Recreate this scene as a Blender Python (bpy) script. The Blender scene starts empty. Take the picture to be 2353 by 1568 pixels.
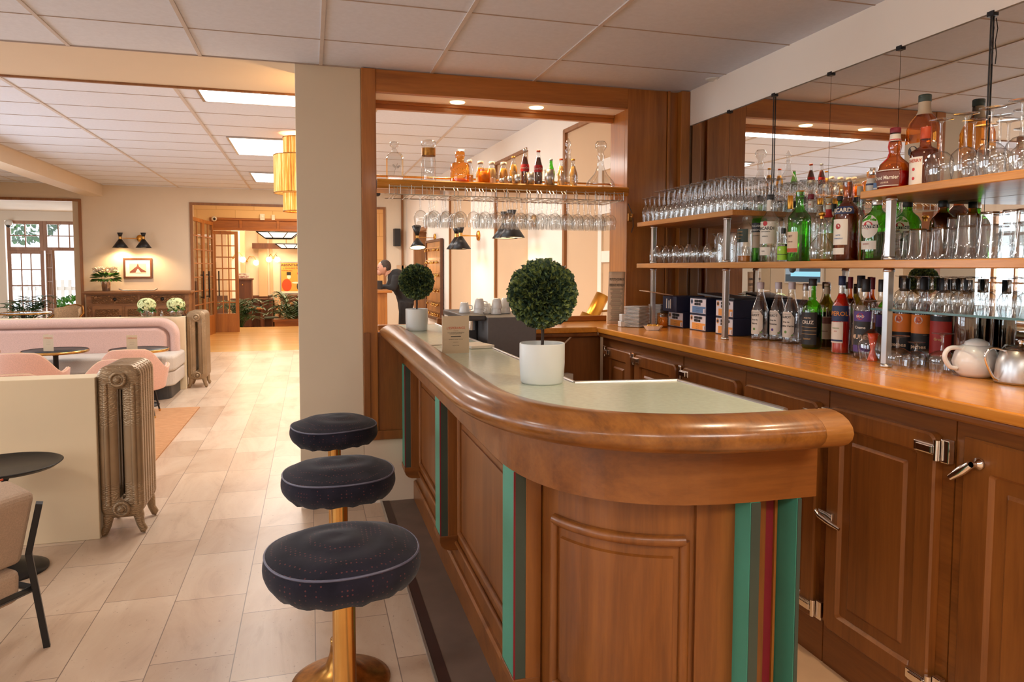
import bpy, bmesh, math, random
from mathutils import Vector, Matrix
random.seed(7)
S = bpy.context.scene
COL = S.collection
PI = math.pi
R = math.radians

# ---------------------------------------------------------------- camera
EYE = 1.45
FPX, YAW, PITCH, ROLL, CY = 1645.0, R(15.74), R(-3.5), R(0.15), 718.0
fw = Vector((math.sin(YAW)*math.cos(PITCH), math.cos(YAW)*math.cos(PITCH), math.sin(PITCH)))
rt = Vector((math.cos(YAW), -math.sin(YAW), 0)); up = rt.cross(fw)
rt, up = rt*math.cos(ROLL)+up*math.sin(ROLL), -rt*math.sin(ROLL)+up*math.cos(ROLL)
cam = bpy.data.cameras.new('camera'); camo = bpy.data.objects.new('camera', cam); COL.objects.link(camo)
camo.matrix_world = Matrix(((rt.x, up.x, -fw.x, 0), (rt.y, up.y, -fw.y, 0), (rt.z, up.z, -fw.z, EYE), (0, 0, 0, 1)))
cam.sensor_width = 36; cam.lens = FPX/2353*36
cam.shift_y = -(784-CY)/2353
cam.clip_start = .05; cam.clip_end = 200
S.camera = camo

def at(px, py, ax, val):
    "photo pixel -> the point where its sight line meets the real plane X, Y or Z = val"
    d = fw + rt*((px-1176.5)/FPX) - up*((py-CY)/FPX)
    i = 'XYZ'.index(ax); o = Vector((0, 0, EYE))
    return o + d*((val-o[i])/d[i])

def mpp(x, y):
    "metres per photo pixel at a plan position"
    return (x*fw.x + y*fw.y)/FPX

# ---------------------------------------------------------------- world, exposure
S.view_settings.view_transform = 'Standard'; S.view_settings.look = 'None'
S.view_settings.exposure = -0.02; S.view_settings.gamma = 1; S.view_settings.use_curve_mapping = False
W = bpy.data.worlds.new('sky'); S.world = W; W.use_nodes = True
bg = W.node_tree.nodes['Background']; bg.inputs[0].default_value = (.86, .93, 1, 1); bg.inputs[1].default_value = 2.2
S.cycles.max_bounces = 8; S.cycles.diffuse_bounces = 4; S.cycles.glossy_bounces = 4
S.cycles.transmission_bounces = 4; S.cycles.transparent_max_bounces = 40
S.cycles.caustics_reflective = False; S.cycles.caustics_refractive = False
S.cycles.sample_clamp_indirect = 4
S.cycles.use_denoising = True

def area(name, loc, size, power, col=(1, .9, .78), rot=(0, 0, 0), sy=None, spread=None):
    l = bpy.data.lights.new(name, 'AREA'); l.shape = 'RECTANGLE'; l.size = size; l.size_y = sy or size
    l.energy = power; l.color = col
    if spread: l.spread = spread
    o = bpy.data.objects.new(name, l); COL.objects.link(o); o.location = loc; o.rotation_euler = rot
    return o
def point(name, loc, power, col=(1, .72, .42), r=.03):
    l = bpy.data.lights.new(name, 'POINT'); l.energy = power; l.color = col; l.shadow_soft_size = r
    o = bpy.data.objects.new(name, l); COL.objects.link(o); o.location = loc; return o
def spot(name, loc, power, col=(1, .78, .52), ang=110, blend=.7, rot=(0, 0, 0), r=.03):
    l = bpy.data.lights.new(name, 'SPOT'); l.energy = power; l.color = col; l.shadow_soft_size = r
    l.spot_size = R(ang); l.spot_blend = blend
    o = bpy.data.objects.new(name, l); COL.objects.link(o); o.location = loc; o.rotation_euler = rot; return o

DAY = (.86, .93, 1); WARM = (1, .74, .46); CEILW = (1, .90, .79)
# daylight through the tall windows of the left wall (they stand at x = -5.2)
for y0, y1, p in ((-1.6, .6, 45), (1.4, 3.6, 55), (4.7, 6.9, 110), (7.6, 9.8, 160)):
    area('window_daylight', (-5.32, (y0+y1)/2, 1.6), 1.9, p, DAY, (0, R(-90), 0), y1-y0)
area('sunroom_daylight', (-4.6, 19.2, 1.7), 4.0, 320, DAY, (R(-90), 0, 0), 2.6)
# unseen panels added to light the near room, then the far room's fittings
for x, y, p in ((-.6, -1.2, 30), (-3.0, -1.2, 26), (1.3, -.9, 46), (-3.0, 2.2, 26)):
    area('panel_light', (x, y, 2.60), 1.1, p, CEILW, (0, 0, 0), .55)
for y in (6.17, 9.17, 12.2):
    area('panel_light', (-.13, y, 2.86), 1.4, 52, (1, .93, .84), (0, 0, 0), 1.15)

for x, y, p in ((1.98, .75, 46), (1.98, -.35, 34), (1.5, 1.7, 52), (1.95, 1.45, 34)):  # unseen downlights added to brighten the worktop and cabinet doors
    spot('added_downlight_bulb', (x, y, 2.625), p, (1, .76, .50), 120, .8)

# ---------------------------------------------------------------- materials
def new_mat(name):
    m = bpy.data.materials.new(name); m.use_nodes = True
    nt = m.node_tree; b = nt.nodes['Principled BSDF']; return m, nt, b
def setp(b, **k):
    for a, v in k.items():
        a = {'rough': 'Roughness', 'metal': 'Metallic', 'coat': 'Coat Weight', 'coatr': 'Coat Roughness', 'spec': 'Specular IOR Level', 'sheen': 'Sheen Weight', 'trans': 'Transmission Weight'}[a]
        b.inputs[a].default_value = v
def c4(c): return (c[0], c[1], c[2], 1)
def srgb(r, g, b):
    f = lambda u: (u/255/12.92) if u/255 <= .04045 else ((u/255+.055)/1.055)**2.4
    return (f(r), f(g), f(b))
def texmap(nt, scale=(1, 1, 1), rot=(0, 0, 0), kind='Object'):
    t = nt.nodes.new('ShaderNodeTexCoord'); m = nt.nodes.new('ShaderNodeMapping')
    m.inputs['Scale'].default_value = scale; m.inputs['Rotation'].default_value = rot
    nt.links.new(t.outputs[kind], m.inputs[0]); return m.outputs[0]
def noise(nt, vec, scale, detail=4, rough=.55, dist=0):
    n = nt.nodes.new('ShaderNodeTexNoise'); n.inputs['Scale'].default_value = scale
    n.inputs['Detail'].default_value = detail; n.inputs['Roughness'].default_value = rough; n.inputs['Distortion'].default_value = dist
    nt.links.new(vec, n.inputs['Vector']); return n.outputs[0]
def ramp(nt, fac, stops):
    r = nt.nodes.new('ShaderNodeValToRGB'); el = r.color_ramp.elements
    while len(el) < len(stops): el.new(.5)
    for e, (p, c) in zip(el, stops): e.position = p; e.color = c4(c)
    nt.links.new(fac, r.inputs[0]); return r.outputs[0]
def bump(nt, b, h, strength=.2, dist=.01):
    n = nt.nodes.new('ShaderNodeBump'); n.inputs['Strength'].default_value = strength; n.inputs['Distance'].default_value = dist
    nt.links.new(h, n.inputs['Height']); nt.links.new(n.outputs[0], b.inputs['Normal'])
def mixc(nt, fac, a, bb, mode='MIX'):
    n = nt.nodes.new('ShaderNodeMix'); n.data_type = 'RGBA'; n.blend_type = mode
    for i, v in ((0, fac), (6, a), (7, bb)):
        if isinstance(v, bpy.types.NodeSocket): nt.links.new(v, n.inputs[i])
        else: n.inputs[i].default_value = v if i == 0 else c4(v)
    return n.outputs[2]

def plain(name, col, rough=.6, metal=0, var=.06, vs=12, bmp=0, bs=200, **k):
    m, nt, b = new_mat(name); setp(b, rough=rough, metal=metal, **k)
    v = texmap(nt)
    n = noise(nt, v, vs, 3)
    lo = tuple(max(0, c*(1-var)) for c in col); hi = tuple(min(1, c*(1+var)) for c in col)
    nt.links.new(ramp(nt, n, [(.3, lo), (.7, hi)]), b.inputs['Base Color'])
    if bmp: bump(nt, b, noise(nt, v, bs, 2), bmp, .002)
    return m
def wood(name, dark, mid, light, axis='Z', scale=9, rough=.38, coat=.35, stretch=.07):
    m, nt, b = new_mat(name); setp(b, rough=rough, coat=coat, coatr=.12)
    s = {'X': (stretch, 1, 1), 'Y': (1, stretch, 1), 'Z': (1, 1, stretch)}[axis]
    v = texmap(nt, s)
    n1 = noise(nt, v, scale, 8, .6, .6); n2 = noise(nt, v, scale*9, 4, .6, .3)
    c = ramp(nt, n1, [(.28, dark), (.5, mid), (.72, light)])
    c = mixc(nt, .35, c, ramp(nt, n2, [(.35, dark), (.6, light)]), 'MULTIPLY') if False else mixc(nt, .22, c, ramp(nt, n2, [(.35, dark), (.65, light)]))
    nt.links.new(c, b.inputs['Base Color'])
    bump(nt, b, n2, .06, .002); return m
def thin_glass(name, tint=(.97, .98, .98), edge=(.55, .57, .58), gloss=.12, rough=.02):
    "thin clear glass: mostly see-through, darker and more mirror-like at grazing angles"
    m = bpy.data.materials.new(name); m.use_nodes = True; nt = m.node_tree; nt.nodes.clear()
    out = nt.nodes.new('ShaderNodeOutputMaterial'); mx = nt.nodes.new('ShaderNodeMixShader')
    tr = nt.nodes.new('ShaderNodeBsdfTransparent'); gl = nt.nodes.new('ShaderNodeBsdfGlossy')
    gl.inputs['Roughness'].default_value = rough; gl.inputs['Color'].default_value = (1, 1, 1, 1)
    lw = nt.nodes.new('ShaderNodeLayerWeight'); lw.inputs['Blend'].default_value = .35
    nt.links.new(ramp(nt, lw.outputs['Facing'], [(.35, tint), (.95, edge)]), tr.inputs['Color'])
    f = ramp(nt, lw.outputs['Facing'], [(0, (gloss*.6,)*3), (.6, (gloss,)*3), (1, (.75,)*3)])
    nt.links.new(f, mx.inputs[0]); nt.links.new(tr.outputs[0], mx.inputs[1]); nt.links.new(gl.outputs[0], mx.inputs[2])
    nt.links.new(mx.outputs[0], out.inputs[0]); return m
def emit(name, col, strength):
    m, nt, b = new_mat(name); b.inputs['Base Color'].default_value = c4(col)
    b.inputs['Emission Color'].default_value = c4(col); b.inputs['Emission Strength'].default_value = strength; return m
def metal(name, col, rough=.25, var=.1):
    return plain(name, col, rough, 1, var, 8)

M = {}
D_, Mi_, L_ = srgb(98, 52, 16), srgb(134, 78, 30), srgb(152, 92, 38)
for ax in 'XYZ':
    M['wood'+ax] = wood('stained_wood_'+ax.lower(), D_, Mi_, L_, ax, 9, .38, .2)
    M['frame'+ax] = wood('golden_oak_'+ax.lower(), srgb(124, 72, 22), srgb(168, 102, 38), srgb(190, 122, 52), ax, 7, .4, .25)
M['top'] = wood('honey_worktop', srgb(190, 114, 36), srgb(226, 148, 52), srgb(240, 168, 72), 'Y', 6, .26, .45)
M['shelfw'] = wood('oak_shelf_board', srgb(148, 92, 36), srgb(188, 126, 56), srgb(206, 146, 74), 'Y', 14, .42, .2)
M['shelfx'] = wood('oak_shelf_rail', srgb(156, 92, 26), srgb(204, 134, 48), srgb(226, 160, 70), 'X', 14, .28, .5)
M['railw'] = wood('oak_bar_rail', srgb(88, 48, 14), srgb(138, 84, 32), srgb(164, 106, 46), 'Y', 12, .28, .35, .12)
M['darkw'] = wood('dark_old_wood', srgb(58, 30, 16), srgb(92, 52, 30), srgb(112, 66, 40), 'Z', 8, .5, .15)
M['railx'] = wood('oak_rail_end', srgb(108, 64, 20), srgb(154, 98, 42), srgb(178, 120, 58), 'X', 12, .3, .3, .12)
M['carvew'] = wood('carved_oak', srgb(92, 58, 32), srgb(138, 94, 58), srgb(160, 114, 74), 'X', 12, .6, .05)
M['trimw'] = wood('brown_trim', srgb(112, 70, 36), srgb(146, 96, 54), srgb(162, 110, 66), 'Z', 8, .5, .1)
M['doorw'] = wood('door_oak', srgb(116, 68, 26), srgb(158, 100, 44), srgb(180, 118, 56), 'Z', 8, .45, .2)
M['wall'] = plain('cream_wall_paint', srgb(226, 208, 184), .75, 0, .02, 2, .03, 300)
M['pillar'] = plain('stone_grey_paint', srgb(218, 204, 180), .7, 0, .02, 2, .03, 300)
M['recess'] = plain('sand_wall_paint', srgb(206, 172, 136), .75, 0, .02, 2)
M['pilw'] = plain('white_wall_paint', srgb(240, 228, 214), .75, 0, .015, 2)
M['lowwall'] = plain('low_wall_paint', srgb(226, 206, 172), .75, 0, .03, 2, .05, 260)
M['tile'] = plain('ceiling_tile', srgb(222, 226, 238), .85, 0, .03, 40, .1, 400)
M['tbar'] = plain('ceiling_grid_bar', srgb(206, 194, 186), .6, 0, .04)
M['gap'] = plain('ceiling_joint', srgb(178, 160, 148), .8)
M['brass'] = metal('polished_brass', srgb(206, 160, 92), .22)
M['oldbrass'] = plain('worn_brass', srgb(178, 128, 66), .3, 1, .35, 30)
M['gold'] = metal('satin_gold', srgb(220, 160, 70), .32)
M['chrome'] = metal('chrome', (.82, .8, .78), .12)
M['steel'] = metal('brushed_steel', (.55, .54, .53), .32)
M['blackm'] = plain('black_metal', (.018, .017, .018), .4, .3)
M['black'] = plain('black_plastic', (.02, .02, .022), .45)
M['white'] = plain('white_ceramic', (.80, .79, .76), .25, 0, .02, coat=.3)
M['potw'] = plain('white_pot_glaze', srgb(222, 224, 220), .38, 0, .03, 5)
M['pink'] = plain('pink_fabric', srgb(222, 176, 156), .9, 0, .12, 160, .5, 900, sheen=.2)
M['pinkd'] = plain('pink_banquette_fabric', srgb(206, 170, 158), .9, 0, .14, 160, .5, 900, sheen=.2)
M['grey'] = plain('light_grey_fabric', srgb(196, 184, 172), .9, 0, .1, 160, .5, 900)
M['beigef'] = plain('beige_linen', srgb(196, 170, 146), .9, 0, .12, 200, .6, 1000)
M['mirror'] = None
m, nt, b = new_mat('mirror_glass'); b.inputs['Base Color'].default_value = (.86, .87, .85, 1); setp(b, metal=1, rough=.005); M['mirror'] = m
M['glass'] = thin_glass('clear_glass', (.94, .95, .95), (.30, .31, .32), .20)
M['glass2'] = thin_glass('thick_clear_glass', (.93, .94, .94), (.35, .37, .38), .2)
M['window'] = thin_glass('window_glass', (.98, .99, 1), (.8, .84, .86), .06)
M['shelfglass'] = thin_glass('green_edged_glass', (.86, .93, .91), (.2, .32, .3), .2)
def tint(name, c, e=None, g=.14): return thin_glass(name, c, e or tuple(x*.25 for x in c), g)
M['green'] = tint('green_bottle_glass', (.26, .72, .12), (.03, .16, .02)); M['olive'] = tint('olive_bottle_glass', (.42, .40, .06))
M['amberg'] = tint('amber_glass', (1, .62, .20), (.55, .20, .02)); M['browng'] = tint('brown_bottle_glass', (.70, .30, .07), (.16, .04, .01))
def liquid(name, c): return plain(name, c, .12, 0, .04, coat=.4)
for n, c in dict(amber=(.75, .26, .03), dark=(.035, .012, .008), red=(.62, .015, .008), purple=(.05, .012, .03), cola=(.10, .012, .006), oj=(1, .50, .07),
                 gold_=(.85, .46, .08), greenl=(.02, .20, .02), brownl=(.13, .035, .01), pale=(.75, .52, .18)).items(): M['L'+n] = liquid('liquid_'+n.strip('_'), c)
for n, c in dict(paper=srgb(232, 222, 206), cream=srgb(226, 198, 166), kraft=srgb(198, 176, 146), navy=(.015, .03, .10), blue=srgb(96, 132, 176), orange=srgb(222, 142, 52), red=(.55, .02, .02),
                 lime=srgb(150, 204, 40), inkb=(.02, .02, .02), darkred=(.22, .01, .02), goldp=(.60, .36, .12), brownp=srgb(120, 70, 58), lgreen=srgb(110, 150, 70),
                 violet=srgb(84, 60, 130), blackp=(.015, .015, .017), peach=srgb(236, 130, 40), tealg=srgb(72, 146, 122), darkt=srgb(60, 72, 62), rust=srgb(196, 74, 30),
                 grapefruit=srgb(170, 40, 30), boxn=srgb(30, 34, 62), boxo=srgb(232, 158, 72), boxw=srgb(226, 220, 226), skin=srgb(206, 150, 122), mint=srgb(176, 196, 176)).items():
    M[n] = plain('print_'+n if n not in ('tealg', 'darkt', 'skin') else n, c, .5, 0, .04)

M['pipe'] = plain('navy_satin_piping', srgb(84, 84, 104), .35)
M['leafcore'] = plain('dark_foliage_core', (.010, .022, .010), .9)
M['machg'] = plain('dark_grey_plastic', srgb(98, 92, 90), .5, 0, .05, 60); M['machd'] = plain('charcoal_plastic', srgb(62, 58, 58), .45)
M['gedge'] = plain('green_glass_edge', srgb(52, 92, 86), .2)
M['redp'] = plain('red_plastic', (.7, .05, .01), .2, 0, .05, coat=.5)
M['steels'] = metal('steel_teapot_finish', (.62, .61, .60), .33)
# floor stone
def stone_mat():
    m, nt, b = new_mat('limestone_tiles'); setp(b, rough=.3, spec=.5)
    v = texmap(nt, (1, 1, 1), (0, 0, R(90)))
    br = nt.nodes.new('ShaderNodeTexBrick'); nt.links.new(v, br.inputs['Vector'])
    br.offset = .37; br.offset_frequency = 2; br.squash = 1.3; br.squash_frequency = 3
    for k, x in (('Scale', 1), ('Mortar Size', .0022), ('Mortar Smooth', .3), ('Bias', 0), ('Brick Width', .52), ('Row Height', .2925)): br.inputs[k].default_value = x
    br.inputs['Color1'].default_value = (0, 0, 0, 1); br.inputs['Color2'].default_value = (1, 1, 1, 1); br.inputs['Mortar'].default_value = (.5, .5, .5, 1)
    base = ramp(nt, br.outputs['Color'], [(0, srgb(166, 136, 112)), (.3, srgb(198, 172, 148)), (.7, srgb(216, 194, 172)), (1, srgb(176, 146, 120))])
    v2 = texmap(nt)
    veins = noise(nt, texmap(nt, (1, .35, 1)), 3.2, 9, .65, 1.6)
    c = mixc(nt, .48, base, ramp(nt, veins, [(.3, srgb(158, 124, 98)), (.45, srgb(200, 172, 146)), (.62, srgb(216, 194, 170)), (.75, srgb(186, 154, 126))]))
    spk = noise(nt, v2, 46, 6, .7, .4)
    c = mixc(nt, ramp(nt, spk, [(.30, (1, 1, 1)), (.37, (0, 0, 0))]), c, srgb(140, 106, 84))
    c = mixc(nt, br.outputs['Fac'], c, srgb(128, 106, 90))
    nt.links.new(c, b.inputs['Base Color'])
    bump(nt, b, br.outputs['Fac'], -.3, .003); return m
M['stone'] = stone_mat()
M['parquet'] = wood('warm_polished_floor', srgb(206, 154, 84), srgb(226, 176, 102), srgb(234, 188, 118), 'X', 3, .25, .3)
M['vinyl'] = plain('grey_brown_vinyl', srgb(112, 94, 82), .55, 0, .16, 5, .1, 200)
M['vinylt'] = plain('tan_vinyl', srgb(206, 168, 130), .55, 0, .08, 4)
M['dstrip'] = plain('dark_brown_strip', srgb(58, 34, 30), .45)
M['alu'] = metal('aluminium_edge', (.7, .72, .74), .3)
M['lam'] = plain('mint_laminate', srgb(188, 198, 180), .22, 0, .05, 60)
M['jute'] = None
m, nt, b = new_mat('jute_weave'); setp(b, rough=.95)
v = texmap(nt, (1, 14, 1)); n = noise(nt, v, 12, 6, .6, .4)
nt.links.new(ramp(nt, n, [(.3, srgb(160, 108, 68)), (.7, srgb(212, 160, 112))]), b.inputs['Base Color']); bump(nt, b, n, .6, .01); M['jute'] = m
# dotted velvet
m, nt, b = new_mat('navy_velvet_with_dots'); setp(b, rough=.95, sheen=.12, spec=.1)
v = texmap(nt, (1, 1, 1)); vo = nt.nodes.new('ShaderNodeTexVoronoi'); vo.inputs['Scale'].default_value = 88; vo.inputs['Randomness'].default_value = .12
nt.links.new(v, vo.inputs['Vector'])
nt.links.new(mixc(nt, ramp(nt, vo.outputs['Distance'], [(.16, (1, 1, 1)), (.22, (0, 0, 0))]), ramp(nt, noise(nt, v, 9, 4), [(.3, (.006, .006, .011)), (.7, (.02, .018, .03))]), srgb(88, 52, 54)), b.inputs['Base Color'])
M['velvet'] = m
# cast-iron radiator paint with raised scroll ornament towards the ends
def rad_mat():
    m, nt, b = new_mat('bronze_radiator_paint'); setp(b, rough=.38, metal=.45)
    v = texmap(nt); n = noise(nt, v, 5, 3)
    nt.links.new(ramp(nt, n, [(.3, srgb(142, 118, 90)), (.7, srgb(168, 142, 110))]), b.inputs['Base Color'])
    w = nt.nodes.new('ShaderNodeTexWave'); w.wave_type = 'RINGS'; w.inputs['Scale'].default_value = 26; w.inputs['Distortion'].default_value = 11; w.inputs['Detail'].default_value = 1.5
    w.inputs['Detail Scale'].default_value = 1.4
    nt.links.new(v, w.inputs['Vector'])
    sp = nt.nodes.new('ShaderNodeSeparateXYZ'); nt.links.new(v, sp.inputs[0])
    mk = ramp(nt, sp.outputs['Z'], [(0, (1, 1, 1)), (.27, (1, 1, 1)), (.31, (0, 0, 0)), (.58, (0, 0, 0)), (.62, (1, 1, 1)), (1, (1, 1, 1))])
    mu = nt.nodes.new('ShaderNodeMath'); mu.operation = 'MULTIPLY'; nt.links.new(w.outputs['Fac'], mu.inputs[0]); nt.links.new(mk, mu.inputs[1])
    bump(nt, b, mu.outputs[0], .55, .0022); return m
M['rad'] = rad_mat()
m, nt, b = new_mat('carved_relief'); setp(b, rough=.6)
v = texmap(nt); w = nt.nodes.new('ShaderNodeTexWave'); w.wave_type = 'RINGS'; w.inputs['Scale'].default_value = 14; w.inputs['Distortion'].default_value = 14; nt.links.new(v, w.inputs['Vector'])
nt.links.new(ramp(nt, w.outputs['Fac'], [(0, srgb(118, 80, 48)), (.6, srgb(150, 106, 68))]), b.inputs['Base Color']); bump(nt, b, w.outputs['Fac'], 1, .02); M['relief'] = m
m, nt, b = new_mat('box_leaf'); setp(b, rough=.42)
oi = noise(nt, texmap(nt), 60, 2)
nt.links.new(ramp(nt, oi, [(.30, srgb(44, 64, 54)), (.46, srgb(66, 88, 68)), (.60, srgb(134, 148, 76)), (.70, srgb(80, 104, 92))]), b.inputs['Base Color']); M['leaf'] = m
M['leaf2'] = plain('fresh_green_leaf', srgb(66, 120, 44), .5, 0, .4, 30)
M['leafd'] = plain('palm_leaf', srgb(44, 84, 36), .5, 0, .4, 30)
M['petal'] = plain('pale_hydrangea_petal', srgb(222, 226, 170), .7, 0, .12, 60)
M['petal2'] = plain('pale_pink_petal', srgb(240, 222, 200), .7, 0, .1, 60)
M['bark'] = plain('dark_bark', srgb(66, 52, 44), .9, 0, .4, 60, .8, 120)
M['soil'] = plain('dark_soil', (.03, .02, .015), .95)

# ---------------------------------------------------------------- mesh helpers
def smooth(pts, n=6):
    P_ = [Vector(p) for p in pts]; P_ = [P_[0]*2-P_[1]]+P_+[P_[-1]*2-P_[-2]]; out = []
    for i in range(1, len(P_)-2):
        a, b_, c, d = P_[i-1:i+3]
        for k in range(n):
            t = k/n; out.append(.5*((2*b_)+(c-a)*t+(2*a-5*b_+4*c-d)*t*t+(3*b_-a-3*c+d)*t**3))
    return out+[P_[-2]]
class MB:
    def __init__(s): s.v = []; s.f = []; s.m = []; s.s = []
    def add(s, vs, fs, mi=0, sm=False):
        o = len(s.v); s.v += [tuple(v) for v in vs]
        for f in fs: s.f.append([i+o for i in f]); s.m.append(mi); s.s.append(sm)
        return s
    def box(s, a, b, mi=0):
        (x0, y0, z0), (x1, y1, z1) = a, b
        if x0 > x1: x0, x1 = x1, x0
        if y0 > y1: y0, y1 = y1, y0
        if z0 > z1: z0, z1 = z1, z0
        e = (len(s.f)//6 % 11)*.00011   # hair's breadth of difference so that touching boxes never share a plane
        x0 -= e; y0 -= e; z0 -= e; x1 += e; y1 += e; z1 += e
        return s.add([(x0,y0,z0),(x1,y0,z0),(x1,y1,z0),(x0,y1,z0),(x0,y0,z1),(x1,y0,z1),(x1,y1,z1),(x0,y1,z1)],
                     [(0,3,2,1),(4,5,6,7),(0,1,5,4),(1,2,6,5),(2,3,7,6),(3,0,4,7)], mi)
    def obox(s, c, size, rz=0, mi=0, rx=0, ry=0):
        mt = Matrix.Translation(c) @ Matrix.Rotation(rz, 4, 'Z') @ Matrix.Rotation(ry, 4, 'Y') @ Matrix.Rotation(rx, 4, 'X')
        t = MB().box((-size[0]/2, -size[1]/2, -size[2]/2), (size[0]/2, size[1]/2, size[2]/2))
        return s.add([mt @ Vector(v) for v in t.v], t.f, mi)
    def lathe(s, prof, c=(0, 0, 0), n=20, mi=0, sm=True, mt=None, flute=0, fn=12):
        vs = []; fs = []
        for (r, z) in prof:
            for i in range(n):
                a = 2*PI*i/n; rr = r*(1+flute*math.cos(fn*a)); vs.append(Vector((rr*math.cos(a), rr*math.sin(a), z)))
        for k in range(len(prof)-1):
            for i in range(n):
                j = (i+1) % n; fs.append((k*n+i, k*n+j, (k+1)*n+j, (k+1)*n+i))
        if mt is None: mt = Matrix.Translation(c)
        s.add([mt @ v for v in vs], fs, mi, sm)
        if prof[0][0] > 1e-4 and False: pass
        return s
    def cyl(s, a, b, r, n=14, mi=0, r2=None):
        return s.tube([a, b], [r, r if r2 is None else r2], n, mi, True)
    def tube(s, pts, r, n=8, mi=0, cap=True, flat=None):
        pts = [Vector(p) for p in pts]; m = len(pts); rs = r if isinstance(r, (list, tuple)) else [r]*m
        vs = []; fs = []; pu = None
        for k, p in enumerate(pts):
            d = (pts[min(k+1, m-1)]-pts[max(k-1, 0)]).normalized()
            if pu is None:
                pu = Vector((0, 0, 1)) if abs(d.z) < .9 else Vector((1, 0, 0))
            u = (pu - d*pu.dot(d)).normalized(); w = d.cross(u); pu = u
            for i in range(n):
                a = 2*PI*i/n; vs.append(p + (w*math.cos(a) + u*math.sin(a)*(flat or 1))*rs[k])
        for k in range(m-1):
            for i in range(n):
                j = (i+1) % n; fs.append((k*n+i, k*n+j, (k+1)*n+j, (k+1)*n+i))
        s.add(vs, fs, mi, n > 5)
        if cap:
            s.add(vs[:n], [tuple(range(n))[::-1]], mi); s.add(vs[-n:], [tuple(range(n))], mi)
        return s
    def prism(s, poly, z0, z1, mi=0):
        n = len(poly); vs = [(x, y, z0) for x, y in poly] + [(x, y, z1) for x, y in poly]
        return s.add(vs, [tuple(range(n))[::-1], tuple(range(n, 2*n))] + [(i, (i+1) % n, n+(i+1) % n, n+i) for i in range(n)], mi)
    def grid(s, fn, nu, nv, mi=0, sm=True):
        vs = [fn(i/nu, j/nv) for j in range(nv+1) for i in range(nu+1)]
        return s.add(vs, [(j*(nu+1)+i, j*(nu+1)+i+1, (j+1)*(nu+1)+i+1, (j+1)*(nu+1)+i) for j in range(nv) for i in range(nu)], mi, sm)
    def sweep(s, path, sec, mi=0, sm=False, closed=False, cap=True):
        "path: list of (origin, normal2d) ; sec: list of (offset outwards, z)"
        n = len(sec); vs = []
        for (x, y), (nx, ny) in path:
            for (o, z) in sec: vs.append((x+nx*o, y+ny*o, z))
        fs = [(k*n+i, (k+1)*n+i, (k+1)*n+(i+1) % n, k*n+(i+1) % n) for k in range(len(path)-1) for i in range(n)]
        s.add(vs, fs, mi, sm)
        if cap: s.add(vs[:n], [tuple(range(n))], mi); s.add(vs[-n:], [tuple(range(n))[::-1]], mi)
        return s
    def sphere(s, c, r, n=14, mi=0, sx=1, sy=1, sz=1):
        k = n//2; prof = [(r*math.sin(PI*i/k)+1e-5, -r*math.cos(PI*i/k)) for i in range(k+1)]
        t = MB().lathe(prof, (0, 0, 0), n)
        return s.add([(c[0]+v[0]*sx, c[1]+v[1]*sy, c[2]+v[2]*sz) for v in t.v], t.f, mi, True)
    def leaf(s, p, d, up_, L, w, mi=0, bend=.2):
        d = d.normalized(); side = d.cross(up_)
        if side.length < 1e-3: side = d.cross(Vector((1, .3, 0)))
        side.normalize(); nn = side.cross(d)
        a = p + d*L*.35 + side*w*.5 + nn*w*bend; b_ = p + d*L*.75 + side*w*.42 + nn*w*bend; c = p + d*L
        e = p + d*L*.75 - side*w*.42 + nn*w*bend; f = p + d*L*.35 - side*w*.5 + nn*w*bend; g = p + d*L*.55
        return s.add([p, a, b_, c, e, f, g], [(0, 1, 6), (1, 2, 6), (2, 3, 6), (3, 4, 6), (4, 5, 6), (5, 0, 6)], mi, True)
    def text(s, body, size, fn, mi=0, align='CENTER', sx=1, maxw=None, bold=False):
        vs, fs, w = text_geo(body, bold)
        k = size
        if maxw and w*size*sx > maxw: sx = maxw/(w*size)
        ox = {'CENTER': -w/2, 'LEFT': 0, 'RIGHT': -w}[align]
        return s.add([fn((x+ox)*k*sx, (y-.35)*k) for x, y in vs], fs, mi)
    def build(s, name, mats, parent=None, bevel=0, seg=2, loc=None, rz=0, sub=0, solid=0):
        me = bpy.data.meshes.new(name); me.from_pydata(s.v, [], s.f)
        mats = mats if isinstance(mats, (list, tuple)) else [mats]
        for m_ in mats: me.materials.append(m_ if not isinstance(m_, str) else M[m_])
        me.polygons.foreach_set('material_index', s.m); me.polygons.foreach_set('use_smooth', s.s)
        me.validate(); me.update()
        o = bpy.data.objects.new(name, me); COL.objects.link(o)
        if parent: o.parent = parent
        if loc: o.location = loc
        o.rotation_euler.z = rz
        if solid:
            d = o.modifiers.new('solid', 'SOLIDIFY'); d.thickness = solid; d.offset = 0
        if bevel:
            bv = o.modifiers.new('bevel', 'BEVEL'); bv.width = bevel; bv.segments = seg; bv.limit_method = 'ANGLE'; bv.angle_limit = R(40)
        if sub:
            sb = o.modifiers.new('sub', 'SUBSURF'); sb.levels = sub; sb.render_levels = sub
        return o
_tc = {}
def text_geo(body, bold=False):
    if (body, bold) in _tc: return _tc[(body, bold)]
    cu = bpy.data.curves.new('t', 'FONT'); cu.body = body; cu.size = 1; cu.resolution_u = 2
    if bold: cu.offset = .02
    o = bpy.data.objects.new('t', cu); COL.objects.link(o)
    dg = bpy.context.evaluated_depsgraph_get(); me = o.evaluated_get(dg).to_mesh()
    vs = [(v.co.x, v.co.y) for v in me.vertices]; fs = [tuple(p.vertices) for p in me.polygons]
    w = max([x for x, y in vs] or [1]); o.evaluated_get(dg).to_mesh_clear()
    bpy.data.objects.remove(o); bpy.data.curves.remove(cu)
    _tc[(body, bold)] = (vs, fs, w); return _tc[(body, bold)]

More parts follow.
